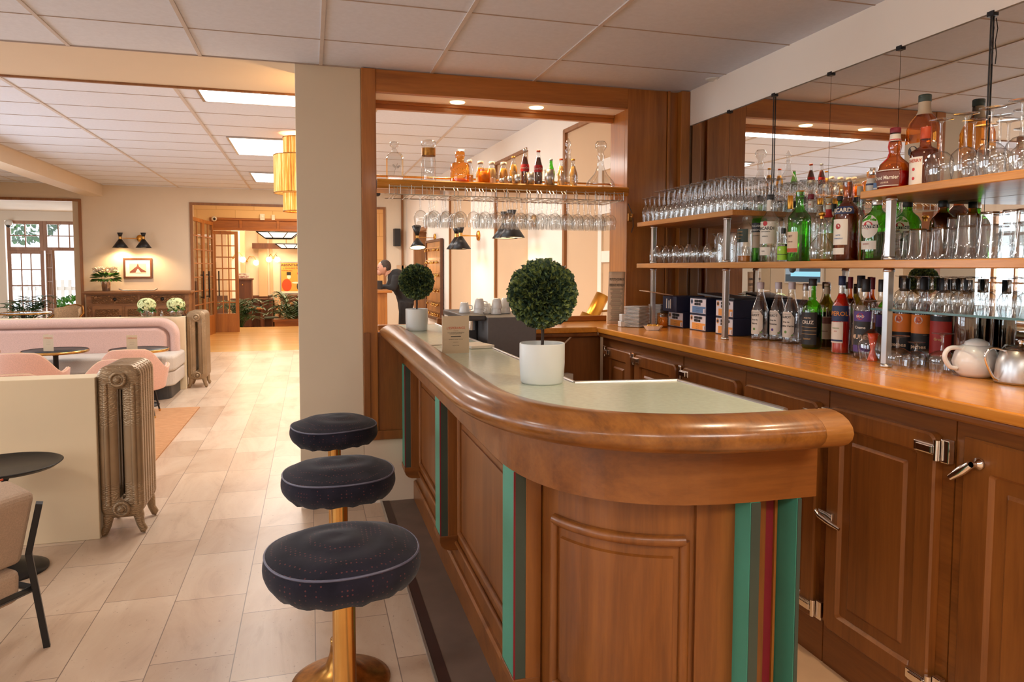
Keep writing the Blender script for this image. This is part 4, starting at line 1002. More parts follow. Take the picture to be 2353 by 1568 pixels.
struct('wall_lobby_far', MB().box((-2.6, YP, 2.56), (2.3, YP+.12, 3.2)).box((-2.6, YP, 0), (-2.14, YP+.12, 2.6)).box((1.2, YP, 0), (2.3, YP+.12, 2.6)), 'stoneblk')
lp = MB().box((-2.14, YP-.03, 2.29), (1.2, YP+.10, 2.34)).box((-2.14, YP-.04, 2.52), (1.2, YP+.10, 2.57)).box((-2.14, YP, 2.34), (1.2, YP+.08, 2.52))
for x in (-2.14, -1.52, -.72, .08, .88): lp.box((x, YP-.025, 2.34), (x+.06, YP+.05, 2.52))
struct('trim_21', lp, 'frameX', bevel=.003)
area('lobby_fill_light', (-.5, 15.7, 3.1), 1.6, 62, (1, .70, .38), (0, 0, 0), 1.6)  # fill light and ceiling lamp added to brighten the lobby
tag(MB().lathe([(.10, 3.10), (.16, 3.13), (.16, 3.15)], (-.5, 15.7, 0), 28).lathe([(1e-4, 3.105), (.10, 3.10)], (-.5, 15.7, 0), 28, 0).build('ceiling_light', 'bulbw'), 'flat round ceiling lamp added in the lobby beyond the right opening', 'ceiling light')
def glazed_leaf(w_, h_, cols, rows, sill, t_=.045, fr=.075):
    "door leaf, local x 0..w, z 0..h"
    m_ = MB(); m_.box((0, 0, 0), (fr, t_, h_)).box((w_-fr, 0, 0), (w_, t_, h_)).box((fr, 0, h_-fr), (w_-fr, t_, h_)).box((fr, 0, 0), (w_-fr, t_, sill))
    g_ = MB()
    for i in range(1, cols): x = fr+(w_-2*fr)*i/cols; m_.box((x-.011, .008, sill), (x+.011, t_-.008, h_-fr))
    for j in range(1, rows): z = sill+(h_-fr-sill)*j/rows; m_.box((fr, .008, z-.011), (w_-fr, t_-.008, z+.011))
    g_.box((fr, t_/2-.002, sill), (w_-fr, t_/2+.002, h_-fr)); return m_, g_
def leaf_door(nm, w_, h_, cols, rows, sill, loc, rz, mat='doorw', handle=None):
    a, g_ = glazed_leaf(w_, h_, cols, rows, sill)
    o = a.build(nm, mat, None, .003, loc=loc, rz=rz); o['kind'] = 'structure'
    g_.build('pane', 'window', o)
    if handle is not None:
        hm = MB()
        for z in (.85, 1.30): hm.cyl((handle, 0, z), (handle, -.06, z), .010, 8)
        hm.tube([(handle, -.06, .82), (handle, -.06, 1.38)], .014, 8); hm.build('door_handle', 'blackm', o)
    return o
leaf_door('door_2', .54, 2.27, 3, 7, .42, (-2.09, YP-.10, 0), R(3), 'doorw', .13)
leaf_door('door_3', .95, 2.45, 2, 7, .42, (-2.20, 15.15, 0), R(85), 'doorw', .60)
leaf_door('door_4', .85, 2.45, 2, 7, .42, (-2.12, 16.15, 0), R(84), 'doorw', .12)
struct('trim_22', MB().box((-2.46, 14.36, 0), (-2.40, 17.2, 1.15)), 'darkw')
c = at(492, 503, 'Y', YP-.08); dc = thing('dome_camera', 'white dome security camera on the wooden beam in the lobby', 'camera', tuple(c))
MB().sphere((0, 0, 0), .06, 16).build('housing', 'white', dc); MB().sphere((.01, -.045, -.005), .03, 12).build('lens', 'black', dc)
c = at(603, 499, 'Y', YP-.04); tag(MB().box((c.x-.05, YP-.07, c.z-.07), (c.x+.05, YP, c.z+.07)).lathe([(.03, 0), (.03, .004), (1e-4, .004)], n=18, mt=Matrix.Translation((c.x, YP-.07, c.z)) @ Matrix.Rotation(R(90), 4, 'X')).build('alarm_box', 'white', None, .004), 'white box with a round grille above the lobby beam, left of two', 'alarm')
c = at(628, 500, 'Y', YP-.04); tag(MB().box((c.x-.036, YP-.06, c.z-.06), (c.x+.036, YP, c.z+.06)).build('alarm_box', 'white', None, .006), 'smaller plain white box above the lobby beam, right of two', 'alarm')

# ================================================================ RESTAURANT beyond the lobby
ZF, YR = -.40, 24.0
struct('floor', MB().box((-6.2, 18.6, ZF-.05), (3.2, YR+.1, ZF)), 'vinylt')
struct('trim_23', MB().box((-6, 18.55, ZF), (3.2, 18.6, 0)), 'parquet')
struct('ceiling', MB().box((-6.2, YP+.1, 3.3), (3.2, YR+.1, 3.35)), 'wall')
struct('wall_restaurant_far', MB().box((-6.2, YR, ZF), (3.2, YR+.1, 3.3)), 'wall')
struct('wall_restaurant_left', MB().box((-3.4, 18.6, ZF), (-3.2, YR, 3.3)), 'pilw')
struct('wall_restaurant_right', MB().box((3.0, 17.42, ZF), (3.2, YR, 3.3)), 'wall')
struct('trim_24', MB().box((-3.2, YR-.06, ZF), (3.0, YR, .56)).box((-3.2, YR-.08, .52), (3.0, YR, .58)), 'darkw')
struct('trim_25', MB().box((-1.72, YR-.35, 2.05), (3.0, YR-.2, 2.22)), 'darkw')
struct('trim_26', MB().box((-2.35, 22.6, ZF), (-1.85, 22.9, 3.3)).box((-1.55, YR-.12, .55), (-1.30, YR, 3.3)).box((-1.22, YR-.06, .55), (-1.14, YR, 3.3)), 'recess')
struct('trim_27', MB().box((-2.22, 22.56, ZF), (-1.98, 22.6, 3.3)), 'pilw')
tag(MB().box((-2.1, 19.7, 3.26), (.9, 22.7, 3.3)).build('ceiling_light', 'bulbw'), 'broad lit ceiling panel added above the lanterns to brighten the restaurant', 'ceiling light')
area('restaurant_fill_light', (-.6, 21.2, 3.2), 3.0, 190, (1, .80, .58), (0, 0, 0), 3.0)  # fill light, added with the glowing panel above it
# poster: orange ground with lettering, generic seated figures
a = at(643, 602, 'Y', YR-.03); z1 = a.z; z0 = at(643, 676, 'Y', YR-.03).z; x0 = a.x; w_ = .98
ps = thing('poster', 'large framed orange poster with dark lettering on the far restaurant wall', 'poster', (x0, YR-.03, z0)); h_ = z1-z0
MB().box((0, 0, 0), (w_, .025, .03)).box((0, 0, h_-.03), (w_, .025, h_)).box((0, 0, 0), (.03, .025, h_)).box((w_-.03, 0, 0), (w_, .025, h_)).build('frame', 'steel', ps)
im = MB().box((.02, .006, .02), (w_-.02, .012, h_-.02)).box((.03, .004, .03), (w_-.03, .006, .085), 1)
T = lambda x, z: (lambda u, v_: (x+u, .002, z+v_))
im.text('ABSINTHE', .115, T(.03, h_-.10), 2, 'LEFT', 1.05, bold=True); im.text('J. EDOUARD PERNOT', .066, T(.10, h_-.20), 2, 'LEFT', 1.0); im.text('MONTBELIARD.', .048, T(.05, h_-.28), 2, 'LEFT')
def blob(cx, cz, rx, rz, mi, y=.004, n=18): im.add([(cx+rx*math.cos(2*PI*i/n), y, cz+rz*math.sin(2*PI*i/n)) for i in range(n)], [tuple(range(n))], mi)
blob(.20, .28, .15, .20, 3); blob(.27, .55, .06, .07, 1, .003); im.box((.20, .001, .60), (.33, .0015, .70), 2); blob(.48, .36, .13, .03, 1, .003); blob(.70, .24, .20, .20, 2, .0035); blob(.66, .52, .06, .06, 1, .003); blob(.62, .66, .10, .06, 4, .002)
im.build('print', ['boxo', 'paper', 'inkb', 'rust', 'red'], ps)
# wall globes
def globe(label, x, y, z, side, pair=False):
    t = thing('globe_lamp', label, 'wall lamp', (x, y, z))
    for k, s_ in enumerate((-1, 1) if pair else (side,)):
        c_ = .13*s_ if pair else 0
        MB().sphere((c_, -.12 if pair else 0, 0), .085, 20).build('globe', 'globe', t)
        yb = 0 if pair else 0
        MB().tube([(0, .0 if pair else 0, .05), (c_*.6, -.08, .17), (c_, -.12, .09)] if pair else [(-side*.26, 0, .06), (-side*.20, 0, .19), (-side*.08, 0, .20), (0, 0, .09)], .012, 8).build('arm', 'brass', t)
    MB().sphere((0, 0, .06) if pair else (-side*.27, 0, .05), .035, 10).build('wall_plate', 'brass', t)
M['globe'] = emit('lit_opal_globe', (1, .82, .58), 5)
c = at(558, 597, 'Y', 22.5); globe('lit globe wall lamp on a curved brass arm, leftmost in the restaurant', c.x, c.y, c.z, 1)
c = at(588.5, 604, 'Y', 23.93); globe('second lit globe wall lamp on a curved brass arm in the restaurant', c.x, c.y, c.z, 1)
c = at(628, 597, 'Y', YR-.02); globe('twin lit globe wall lamp on the restaurant end wall left of the poster', c.x, c.y, c.z, 1, True)
for px, py, Y_ in ((558, 597, 21.4), (628, 597, 23.7)): c = at(px, py, 'Y', Y_); point('globe_bulb', tuple(c+Vector((0, -.15, 0))), 12, (1, .74, .44), .08)
M['shadeg'] = emit('lit_frosted_panel', (1, .90, .74), 1.6)
def lantern(label, px, py, Y_, w_):
    c = at(px, py, 'Y', Y_); t = thing('pendant_lantern', label, 'lamp', (c.x, Y_, c.z)); h_ = w_*.30; k = .62
    top = [(-w_, -w_*.6, h_), (w_, -w_*.6, h_), (w_, w_*.6, h_), (-w_, w_*.6, h_)]; bot = [(x*k, y*k, 0) for x, y, z in top]
    MB().add(top+bot, [(0, 1, 5, 4), (1, 2, 6, 5), (2, 3, 7, 6), (3, 0, 4, 7), (4, 5, 6, 7)]).build('glass_panels', 'shadeg', t)
    f = MB()
    for q_ in (top, bot):
        for i in range(4): f.tube([q_[i], q_[(i+1) % 4]], .018, 4)
    for i in range(4): f.tube([top[i], bot[i]], .018, 4)
    for a_ in (-.33, .33): f.tube([(a_*w_*1.4, -w_*.6, h_), (a_*w_*.7, -w_*.6*k, 0)], .014, 4)
    f.build('frame', 'blackm', t)
    MB().tube([(-w_*.3, 0, h_), (-w_*.3, 0, 3.3-c.z)], .010, 5).tube([(w_*.3, 0, h_), (w_*.3, 0, 3.3-c.z)], .010, 5).build('chains', 'brass', t)
lantern('large glowing glass lantern just under the lobby beam, nearer of two', 640, 548, 19.6, .52)
lantern('smaller glowing glass lantern farther back in the restaurant', 668, 571, 22.3, .42)
# tall cabinet with the hotel sign, booth, tables, chairs, palms
c0 = at(545, 640, 'Y', 21.0); c1 = at(579, 690, 'Y', 21.0)
cb = thing('cabinet', 'tall dark wooden cabinet carrying the hotel sign', 'cabinet', ((c0.x+c1.x)/2, 21.2, ZF))
hw = (c1.x-c0.x)/2
MB().box((-hw, -.2, 0), (hw, .2, c0.z-ZF-.04)).box((-hw-.03, -.23, c0.z-ZF-.05), (hw+.03, .23, c0.z-ZF)).build('body', 'darkw', cb, .004)
MB().sphere((-.05, -.21, c0.z-ZF-.18), .02, 8).build('knob', 'brass', cb)
sg = thing('hotel_sign', 'small white sign with red lettering on top of the tall dark cabinet', 'sign', ((c0.x+c1.x)/2-.05, 21.02, c0.z))
MB().box((-.19, 0, 0), (.19, .02, .15)).build('board', 'paper', sg)
MB().text('HOTEL', .062, lambda u, v_: (u, -.002, .108+v_), 0, bold=True, sx=1.2).text('COMPLET', .075, lambda u, v_: (u, -.002, .038+v_), 0, bold=True, maxw=.36).build('lettering', 'darkred', sg)
bt = thing('booth_bench', 'dark panelled booth bench with tan upholstery below the sign cabinet', 'bench', (-1.35, 21.5, ZF))
MB().box((-.75, -.35, 0), (.30, -.28, .98)).box((.22, -.35, 0), (.30, 1.2, .98)).box((-.78, -.40, .95), (.34, -.24, 1.0)).build('panelling', 'darkw', bt, .004)
MB().box((.34, .3, .40), (.85, 1.3, .52)).obox((.42, .8, .78), (.14, 1.0, .62), 0, 0, 0, R(-10)).build('upholstery', 'recess', bt, .03, 3)
MB().box((.34, .3, 0), (.9, 1.5, .40)).build('base', 'darkw', bt)
def small_table(label, x, y, w_=.38):
    t = thing('dining_table', label, 'table', (x, y, ZF))
    MB().box((-w_, -w_*.8, .72), (w_, w_*.8, .76)).build('tabletop', 'doorw', t, .004)
    for sx, sy in ((-1, -1), (1, -1), (-1, 1), (1, 1)): MB().box((sx*(w_-.06)-.025, sy*(w_*.8-.06)-.025, 0), (sx*(w_-.06)+.025, sy*(w_*.8-.06)+.025, .72)).build('leg', 'darkw', t)
    return t
def din_chair(label, x, y, rz):
    t = thing('dining_chair', label, 'chair', (x, y, ZF), rz)
    MB().box((-.20, -.20, .44), (.20, .22, .49)).build('seat', 'darkt', t, .01)
    MB().box((-.17, -.22, .58), (.17, -.19, .86)).build('backrest', 'blackp', t, .01)
    MB().box((-.20, -.225, .84), (.20, -.185, .91)).build('top_rail', 'darkw', t, .005)
    for sx, sy, h_ in ((-1, -1, .90), (1, -1, .90), (-1, 1, .45), (1, 1, .45)): MB().box((sx*.185-.018, sy*.205-.018, 0), (sx*.185+.018, sy*.205+.018, h_)).build('leg', 'darkw', t)
    return t
small_table('dining table between the two palms in the restaurant', -.50, 20.85)
small_table('dining table behind, by the booth, in the restaurant', -.30, 23.45, .32)
small_table('small table beside the left palm at the top of the steps', -1.45, 20.75, .22)
din_chair('dark dining chair seen side-on at the restaurant table', -1.10, 21.0, R(-75))
din_chair('dark dining chair with its back to the viewer at the rear restaurant table', -.32, 22.75, 0)
def palm(label, x, y, z, h_, n, seed, pot=None):
    rnd = random.Random(seed); t = thing('potted_palm', label, 'plant', (x, y, z))
    (MB().lathe([(.10, 0), (.14, .22), (.15, .24), (.13, .22)], n=20) if pot is None else pot).build('planter', 'frameX' if pot else 'blackm', t)
    base = .22; lm = MB()
    for i in range(n):
        a = rnd.uniform(0, 2*PI); sp_ = rnd.uniform(.25, .55)*h_; top = base+h_*rnd.uniform(.5, 1)
        P0 = Vector((0, 0, base)); P1 = Vector((math.cos(a)*sp_*.35, math.sin(a)*sp_*.35, top)); P2 = Vector((math.cos(a)*sp_*1.15, math.sin(a)*sp_*1.15, top-.15*h_))
        pts = [(P0*(1-u)*(1-u)+P1*2*u*(1-u)+P2*u*u) for u in [k/9 for k in range(10)]]
        lm.tube(pts, .005, 4)
        for k in range(3, 10):
            d = (pts[k]-pts[k-1]).normalized(); sd_ = d.cross(Vector((0, 0, 1))).normalized()
            for s_ in (-1, 1): lm.leaf(pts[k], d*.7+sd_*s_+Vector((0, 0, -.25)), Vector((0, 0, 1)), .26*h_*(1-.5*abs(k-6)/5), .034)
    lm.build('fronds', 'leafd', t); return t
palm('green palm right of the glazed door leaf in the restaurant', -1.72, 19.5, ZF, .95, 44, 3)
palm('green palm in a wooden planter box beside the pillar edge in the restaurant', -.48, 19.6, ZF, 1.15, 46, 4, MB().box((-.42, -.2, 0), (.45, .2, .50)).box((-.45, -.23, .46), (.48, .23, .52)))

# ================================================================ SUNROOM beyond the left opening
struct('ceiling', MB().box((-7.2, 14.35, 2.62), (-3.9, 17.3, 2.68)), 'pilw')
struct('wall_sunroom_right', MB().box((-4.02, 14.35, 0), (-3.88, 17.3, 2.7)), 'wall')
struct('trim_28', MB().box((-4.05, 14.5, 0), (-4.02, 17.2, 1.15)), 'darkw')
struct('wall_sunroom_far', MB().box((-7.2, 17.2, 2.42), (-3.9, 17.35, 2.7)).box((-7.2, 17.2, 0), (-6.08, 17.35, 2.5)), 'pilw')
struct('wall_sunroom_left', MB().box((-7.2, 14.35, 0), (-7.05, 17.3, 2.7)), 'wall')
struct('floor', MB().box((-7.2, 13.2, -.05), (-3.9, 17.35, -.001)), 'stone')
def win(nm, x0, x1, z0, z1, cols, rows, mat='doorpale'):
    a, g_ = glazed_leaf(x1-x0, z1-z0, cols, rows, .07, .05, .07); o = a.build(nm, mat, None, .003, loc=(x0, 17.2, z0)); o['kind'] = 'structure'; g_.build('window_pane', 'window', o)
M['doorpale'] = wood('faded_oak', srgb(128, 88, 62), srgb(160, 116, 88), srgb(178, 136, 108), 'Z', 8, .5, .1)
win('window_5', -6.05, -5.38, 1.80, 2.42, 2, 2); win('window_6', -5.38, -4.62, 1.80, 2.42, 3, 2); win('window_7', -4.62, -4.03, 1.80, 2.42, 2, 2)
win('window_8', -6.05, -5.38, 0, 1.80, 3, 5); win('window_9', -4.78, -4.03, 0, 1.80, 3, 5)
leaf_door('door_5', .62, 1.80, 3, 5, .3, (-5.34, 17.16, 0), R(-62), 'doorpale', None)
c = at(20, 513, 'Y', 17.1); dc = thing('dome_camera', 'white dome camera at the top left corner of the sunroom window', 'camera', tuple(c))
MB().sphere((0, 0, 0), .075, 16).build('housing', 'white', dc); MB().sphere((0, -.02, -.05), .045, 12).build('lens', 'black', dc)
palm('spiky potted plant in the sunroom by the window', -5.0, 15.1, 0, .85, 22, 9)
# outside
struct('ground_outside', MB().box((-20, 17.4, -.6), (-3.5, 40, -.5)), 'vinylt')
def bush(label, x, y, z, r_, seed):
    rnd = random.Random(seed); m_ = MB()
    for i in range(700):
        d = Vector((rnd.gauss(0, 1), rnd.gauss(0, 1), rnd.gauss(0, 1))).normalized(); p = Vector((d.x*r_, d.y*r_*.7, d.z*r_*.9))
        m_.leaf(p, d+Vector((rnd.uniform(-1, 1), 0, rnd.uniform(-1, 1))), d, r_*.22, r_*.13)
    tag(m_.build('garden_bush', 'leaf2', loc=(x, y, z)), label, 'bush')
bush('green bush outside the sunroom windows, higher one', -7.2, 21.5, 2.9, .8, 1); bush('low green bush outside the sunroom door', -6.0, 21.5, .1, .6, 2)
fn = MB()
for i in range(28): fn.box((-9.5+i*.18, 23, -.5), (-9.5+i*.18+.08, 23.03, 1.1))
fn.box((-9.6, 23.03, .2), (-4.4, 23.06, .3)).box((-9.6, 23.03, .8), (-4.4, 23.06, .9))
tag(fn.build('picket_fence', 'white'), 'white slatted fence outside the sunroom', 'fence')
tag(MB().box((-7.0, 25.6, -.5), (-6.5, 26.0, 1.9)).build('awning', 'red'), 'red awning panel standing outside, seen through the sunroom door', 'awning')

# television on the left wall, seen only in the mirror
tv = thing('television', 'wall-mounted television showing a news programme, reflected in the mirror', 'television', (-5.17, 13.0, 1.50), 0)
MB().box((-.02, -.60, -.36), (.04, .60, .34)).build('casing', 'white', tv, .006)
M['scr1'] = emit('screen_dark', (.02, .035, .05), 1.2); M['scr2'] = emit('screen_blue_band', (.25, .60, .80), 1.0); M['scr3'] = emit('screen_grey_blue', (.22, .30, .38), .8)
sc = MB().box((.040, -.56, -.32), (.043, .56, .30)).box((.043, .10, -.16), (.044, .56, .30), 2).box((.0435, -.56, -.20), (.045, .38, -.10), 1)
sc.sphere((.043, .33, .14), .075, 12, 3, sx=.1).sphere((.043, .33, -.04), .13, 12, 4, sx=.1, sz=.7)
sc.build('screen', ['scr1', 'scr2', 'scr3', 'skin', 'black'], tv)
# ================================================================ STOOLS
def stool(label, x, y, rz=0):
    t = thing('bar_stool', label, 'stool', (x, y, 0), rz, None)
    MB().lathe([(.168, 0), (.170, .008), (.150, .018), (.095, .034), (.055, .062), (.040, .105), (.034, .150)], n=48).build('base', 'oldbrass', t)
    MB().lathe([(.0285, .06), (.0285, .66)], n=28).build('column', 'brass', t)
    MB().lathe([(.036, .144), (.036, .158), (.029, .160)], n=28).build('collar', 'brass', t)
    rnd = random.Random(int(y*100)); ph = rnd.uniform(0, 6)
    def top(u, v):
        a = 2*PI*u; r_ = .186*v; e = v**4
        z = .764+.026*(1-v*v)+.003*math.sin(3*a+ph)*v-.012*e + .006*math.sin(r_*60+2*math.cos(a+ph))*v*(1-v)*2
        return (r_*math.cos(a), r_*math.sin(a), z)
    seat = MB().grid(top, 56, 14)
    def side(u, v):
        a = 2*PI*u; ruf = .0022*math.sin(26*a+ph)*v*v*v
        r_ = .186+.010*math.sin(v*PI*.75)-.030*v**3+ruf
        z = .752+.003*math.sin(3*a+ph)-.080*v+.0025*math.sin(15*a)*v**3
        return (r_*math.cos(a), r_*math.sin(a), z)
    seat.grid(side, 88, 10); seat.lathe([(.160, .680), (1e-4, .672)], n=40)
    so = seat.build('seat_cover', 'velvet', t)
    MB().tube([side(i/64, 0.02) for i in range(65)], .0032, 6).build('piping', 'pipe', so)
    MB().lathe([(1e-4, .660), (.07, .660), (.07, .668)], n=24).build('seat_plate', 'blackm', t)
    return t
stool('bar stool with dotted navy velvet cover, nearest to the viewer', .070, 1.795)
stool('bar stool with dotted navy velvet cover, middle of the row of three', .086, 2.50, R(50))
stool('bar stool with dotted navy velvet cover, farthest, against the pillar', .094, 3.27, R(120))

# ================================================================ ON THE COUNTER
def topiary(label, x, y, z, r_, hc, pr, ph, n, seed, ls):
    rnd = random.Random(seed); t = thing('topiary', label, 'plant', (x, y, z))
    MB().lathe([(1e-4, 0), (pr*.90, 0), (pr*.95, .006), (pr, ph*.5), (pr*1.0, ph-.003), (pr*.985, ph), (pr*.93, ph-.002), (pr*.92, ph*.75)], n=48).build('pot', 'potw', t)
    MB().lathe([(1e-4, ph*.80), (pr*.93, ph*.80)], n=24).build('soil', 'soil', t)
    MB().tube([(0, 0, ph*.78), (.002, 0, ph+.03), (0, .001, hc-r_*.6)], .0052, 8).build('trunk', 'bark', t)
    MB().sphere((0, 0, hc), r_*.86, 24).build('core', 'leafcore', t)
    m_ = MB()
    for i in range(n):
        zc = 1-2*(i+.5)/n; a = i*2.39996; rr = math.sqrt(1-zc*zc)
        d = Vector((rr*math.cos(a), rr*math.sin(a), zc)); k = r_*rnd.uniform(.84, .97)
        j = Vector((rnd.gauss(0, 1), rnd.gauss(0, 1), rnd.gauss(0, 1)))
        dd = (d*.9+j*.55).normalized(); L = ls*rnd.uniform(.75, 1.25)
        m_.leaf(Vector((0, 0, hc))+d*k, dd, j.cross(dd), L, L*.92, 0, .25)
    m_.build('foliage', 'leaf', t); return t
topiary('large ball topiary in a white pot at the rounded end of the bar', .722, 2.20, 1.080, .103, .288, .0735, .130, 3000, 1, .0185)
topiary('small ball topiary in a white pot at the far end of the bar', .608, 4.25, 1.080, .097, .290, .066, .130, 2800, 2, .0175)
LN3 = [("L'ESPERANCE", .014, .68, 1), ('-', .18, .60, 0), ('VOUS SOUHAITE LA BIENVENUE', .0052, .555, 0), ('DANS SON ESPACE BAR', .0052, .52, 0), ('-', .36, .45, 0), ('LE BAR EST OUVERT 24H/24H', .0048, .375, 0), ('-', .2, .30, 0), ('06 26 45 21 48', .0048, .21, 0)]
mc = fold_card('folded kraft menu card with red heading standing on the mint bar top', .606, 3.05, 1.081, .119, .163, LN3, R(3))
tag(MB().tube([(.49, 3.33, 1.087), (.60, 3.36, 1.087)], .004, 8).sphere((.49, 3.33, 1.087), .006, 8, 1).build('ballpoint_pen', ['paper', 'boxn']), 'white ballpoint pen with blue cap behind the menu card', 'pen')
tag(MB().box((-.06, -.08, 0), (.06, .08, .014)).build('notepad', 'paper', None, .002, loc=(.745, 3.28, 1.081), rz=R(14)), 'white notepad on the bar top behind the menu card', 'notepad')
# coffee machine on the lower back shelf, cups on top
cm_ = thing('coffee_machine', 'dark grey coffee machine standing behind the bar', 'coffee machine', (1.02, 3.95, 0))
MB().box((-.13, -.32, .86), (.14, .25, 1.195)).build('housing', 'machg', cm_, .006)
MB().box((-.24, -.10, .86), (-.131, .25, 1.17)).build('side_unit', 'machd', cm_, .01)
MB().box((-.26, -.30, 1.175), (-.131, .27, 1.205)).build('cup_tray', 'machd', cm_, .008)
MB().cyl((-.19, -.2, 1.12), (-.19, -.2, 1.17), .02, 14).build('nozzle', 'chrome', cm_)
tag(MB().box((.84, 3.55, 0), (1.28, 4.20, .858)).build('machine_cabinet', 'darkw', None, .004), 'dark low cabinet under the coffee machine', 'cabinet')
cup = thing('coffee_cup', 'white cup upside down alone on the left of the coffee machine', 'cup', (.82, 3.88, 1.206))
MB().lathe([(.030, 0), (.031, .004), (.0265, .030), (.022, .055), (.015, .058), (1e-4, .058)], n=28).build('bowl', 'white', cup)
MB().tube([(.028, 0, .014), (.044, 0, .018), (.044, 0, .036), (.0245, 0, .042)], .0035, 8).build('handle', 'white', cup)
GC = 'white cups stacked on the coffee machine'
CL = ('leftmost', 'second', 'third', 'fourth')
for k, (px, st_) in enumerate(((1100, 2), (1118, 1), (1140, 2), (1161, 2))):
    p = at(px, 712, 'Z', 1.197)
    yy = 3.86+.05*(k % 2); xx = at(px, 700, 'Y', yy).x
    for j in range(st_):
        o = dup(cup, (xx+.003*j, yy, 1.197+.030*j), R(-40+60*k+20*j), 'white cup upside down in the huddle on the coffee machine', GC)
# gold desk lamp lying tilted beyond the opening: two cylinders
gl = thing('gold_lamp', 'satin gold double-cylinder lamp tilted behind the bar ledge', 'lamp', tuple(at(1360, 728, 'Y', 5.0)))
mt = Matrix.Rotation(R(28), 4, 'Y')
MB().lathe([(.085, -.22), (.085, 0), (1e-4, .002)], n=40, mt=mt).build('large_cylinder', 'gold', gl)
MB().lathe([(.052, 0), (.052, .185), (1e-4, .185)], n=36, mt=Matrix.Translation((.0, 0, 0)) @ mt).build('small_cylinder', 'gold', gl)
MB().tube([(.065, -.02, .04), (.12, -.02, .045)], .008, 8).build('switch_knob', 'oldbrass', gl)
MB().box((-.28, -.1, -.30), (.12, .12, -.24)).build('base', 'blackm', gl)
tag(MB().box((1.2, 4.80, 0), (2.1, 5.15, 1.03)).build('low_cabinet', 'pilw', None, .004), 'pale low cabinet behind the bar ledge under the gold lamp', 'cabinet')
# legal notice
c0 = at(1412, 672, 'Y', 4.39)
nt_ = thing('legal_notice', 'long yellowed legal notice poster leaning on the worktop against the opening jamb', 'notice', (c0.x, 4.378, 1.083), R(-4))
h_ = .348; w_ = .115
MB().grid(lambda u, v: (-w_/2+w_*u+.01*v, .004*math.sin(v*5)-.012*(1-v), h_*v), 4, 14).build('sheet', 'cream', nt_, solid=.0006)
F = lambda z: (lambda u, v_: (u+.01*z/h_, .004*math.sin(z/h_*5)-.012*(1-z/h_)-.0012, z+v_))
tx = MB()
for s_, sz, z in (('PROTECTION DES MINEURS', .022, .298), ('ET', .007, .280), ("REPRESSION DE L'IVRESSE PUBLIQUE", .024, .260)): tx.text(s_, sz, F(z), 0, maxw=.100, bold=True)
rnd = random.Random(2)
for k in range(34): z = .235-.0064*k; w2 = .046*rnd.uniform(.55, 1); tx.add([F(z)(-w2, 0), F(z)(w2, 0), F(z)(w2, .0018), F(z)(-w2, .0018)], [(0, 1, 2, 3)])
tx.build('printing', 'inkb', nt_)
# wall hook with hanging strap on the wood panel
hk = thing('wall_hook', 'bronze wall hook with a hanging cord on the wood panel right of the opening', 'hook', tuple(at(1446, 500, 'Y', 4.395)))
MB().obox((0, -.008, 0), (.026, .016, .05)).tube([(0, -.016, .01), (.0, -.05, 0), (0, -.055, .02)], .006, 8).build('hook', 'oldbrass', hk, .002)
MB().tube([(-.02, -.02, .09), (.004, -.04, .02), (.02, -.02, -.06), (.012, -.01, -.10)], .0025, 6).build('cord', 'black', hk)

# ---------------------------------------------------------------- things near the boxes
pg = 'white rectangular plates in the two stacks'
pz = 1.0805
pl0 = None
def plate(x, y, z, rz):
    global pl0
    if pl0 is None:
        m_ = MB(); m_.box((-.050, -.040, 0), (.050, .040, .004)).box((-.064, -.054, .003), (.064, .054, .0075))
        pl0 = m_.build('plate', 'white', None, .002); o = pl0
    else: o = pl0.copy(); COL.objects.link(o)
    o.location = (x, y, z); o.rotation_euler.z = rz
    tag(o, 'white rectangular side plate in a stack left of the coffee boxes', 'plate', pg)
p1 = at(1458, 752, 'Z', 1.08); p2 = at(1487, 745, 'Z', 1.08)
for k in range(17): plate(p1.x+.02, p1.y+.02, pz+k*.0078, R(38)+random.uniform(-.02, .02))
for k in range(17): plate(p2.x+.10, p2.y+.03, pz+k*.0078, R(32)+random.uniform(-.02, .02))
sb_ = at(1436, 752, 'Z', 1.08)
tag(MB().prism([(-.025, -.025), (.025, -.025), (.025, .025), (-.025, .025)], 0, .035).build('white_dish', 'white', None, .004, loc=(sb_.x, sb_.y+.03, 1.081)), 'small white square dish left of the plate stacks, lower of two', 'dish')
tag(MB().prism([(-.022, -.022), (.022, -.022), (.022, .022), (-.022, .022)], 0, .045).build('white_dish', 'white', None, .004, loc=(sb_.x+.006, sb_.y+.035, 1.1165)), 'small white square dish left of the plate stacks, upper of two', 'dish')
sd_ = at(1499, 760, 'Z', 1.08)
sn = thing('snack_bowl', 'white oval dish filled with snacks in front of the plate stacks', 'bowl', (sd_.x+.01, sd_.y+.01, 1.081), R(-20))
MB().lathe([(1e-4, 0), (.034, 0), (.050, .024), (.053, .027), (.047, .024), (.032, .006), (1e-4, .006)], n=8, sm=False, mt=Matrix.Diagonal((1.15, .8, 1, 1))).build('dish', 'white', sn)
sm_ = MB(); rnd = random.Random(4)
for k in range(40): sm_.sphere((rnd.uniform(-.035, .035), rnd.uniform(-.022, .022), .024+rnd.uniform(0, .008)), .006, 6)
o = sm_.build('snacks', 'Lgold_', sn); o['kind'] = 'stuff'
cj = at(1522, 752, 'Z', 1.08)
cj_ = thing('candle_jar', 'amber glass candle jar with a gold crest beside the snack dish', 'candle', (cj.x, cj.y, 1.081))
MB().lathe([(1e-4, 0), (.030, 0), (.033, .004), (.033, .085), (.032, .088)], n=28).build('jar', 'amberg', cj_)
MB().lathe([(1e-4, .006), (.0305, .006), (.0305, .064), (1e-4, .064)], n=24).build('wax', 'Lpale', cj_)
em_ = MB()
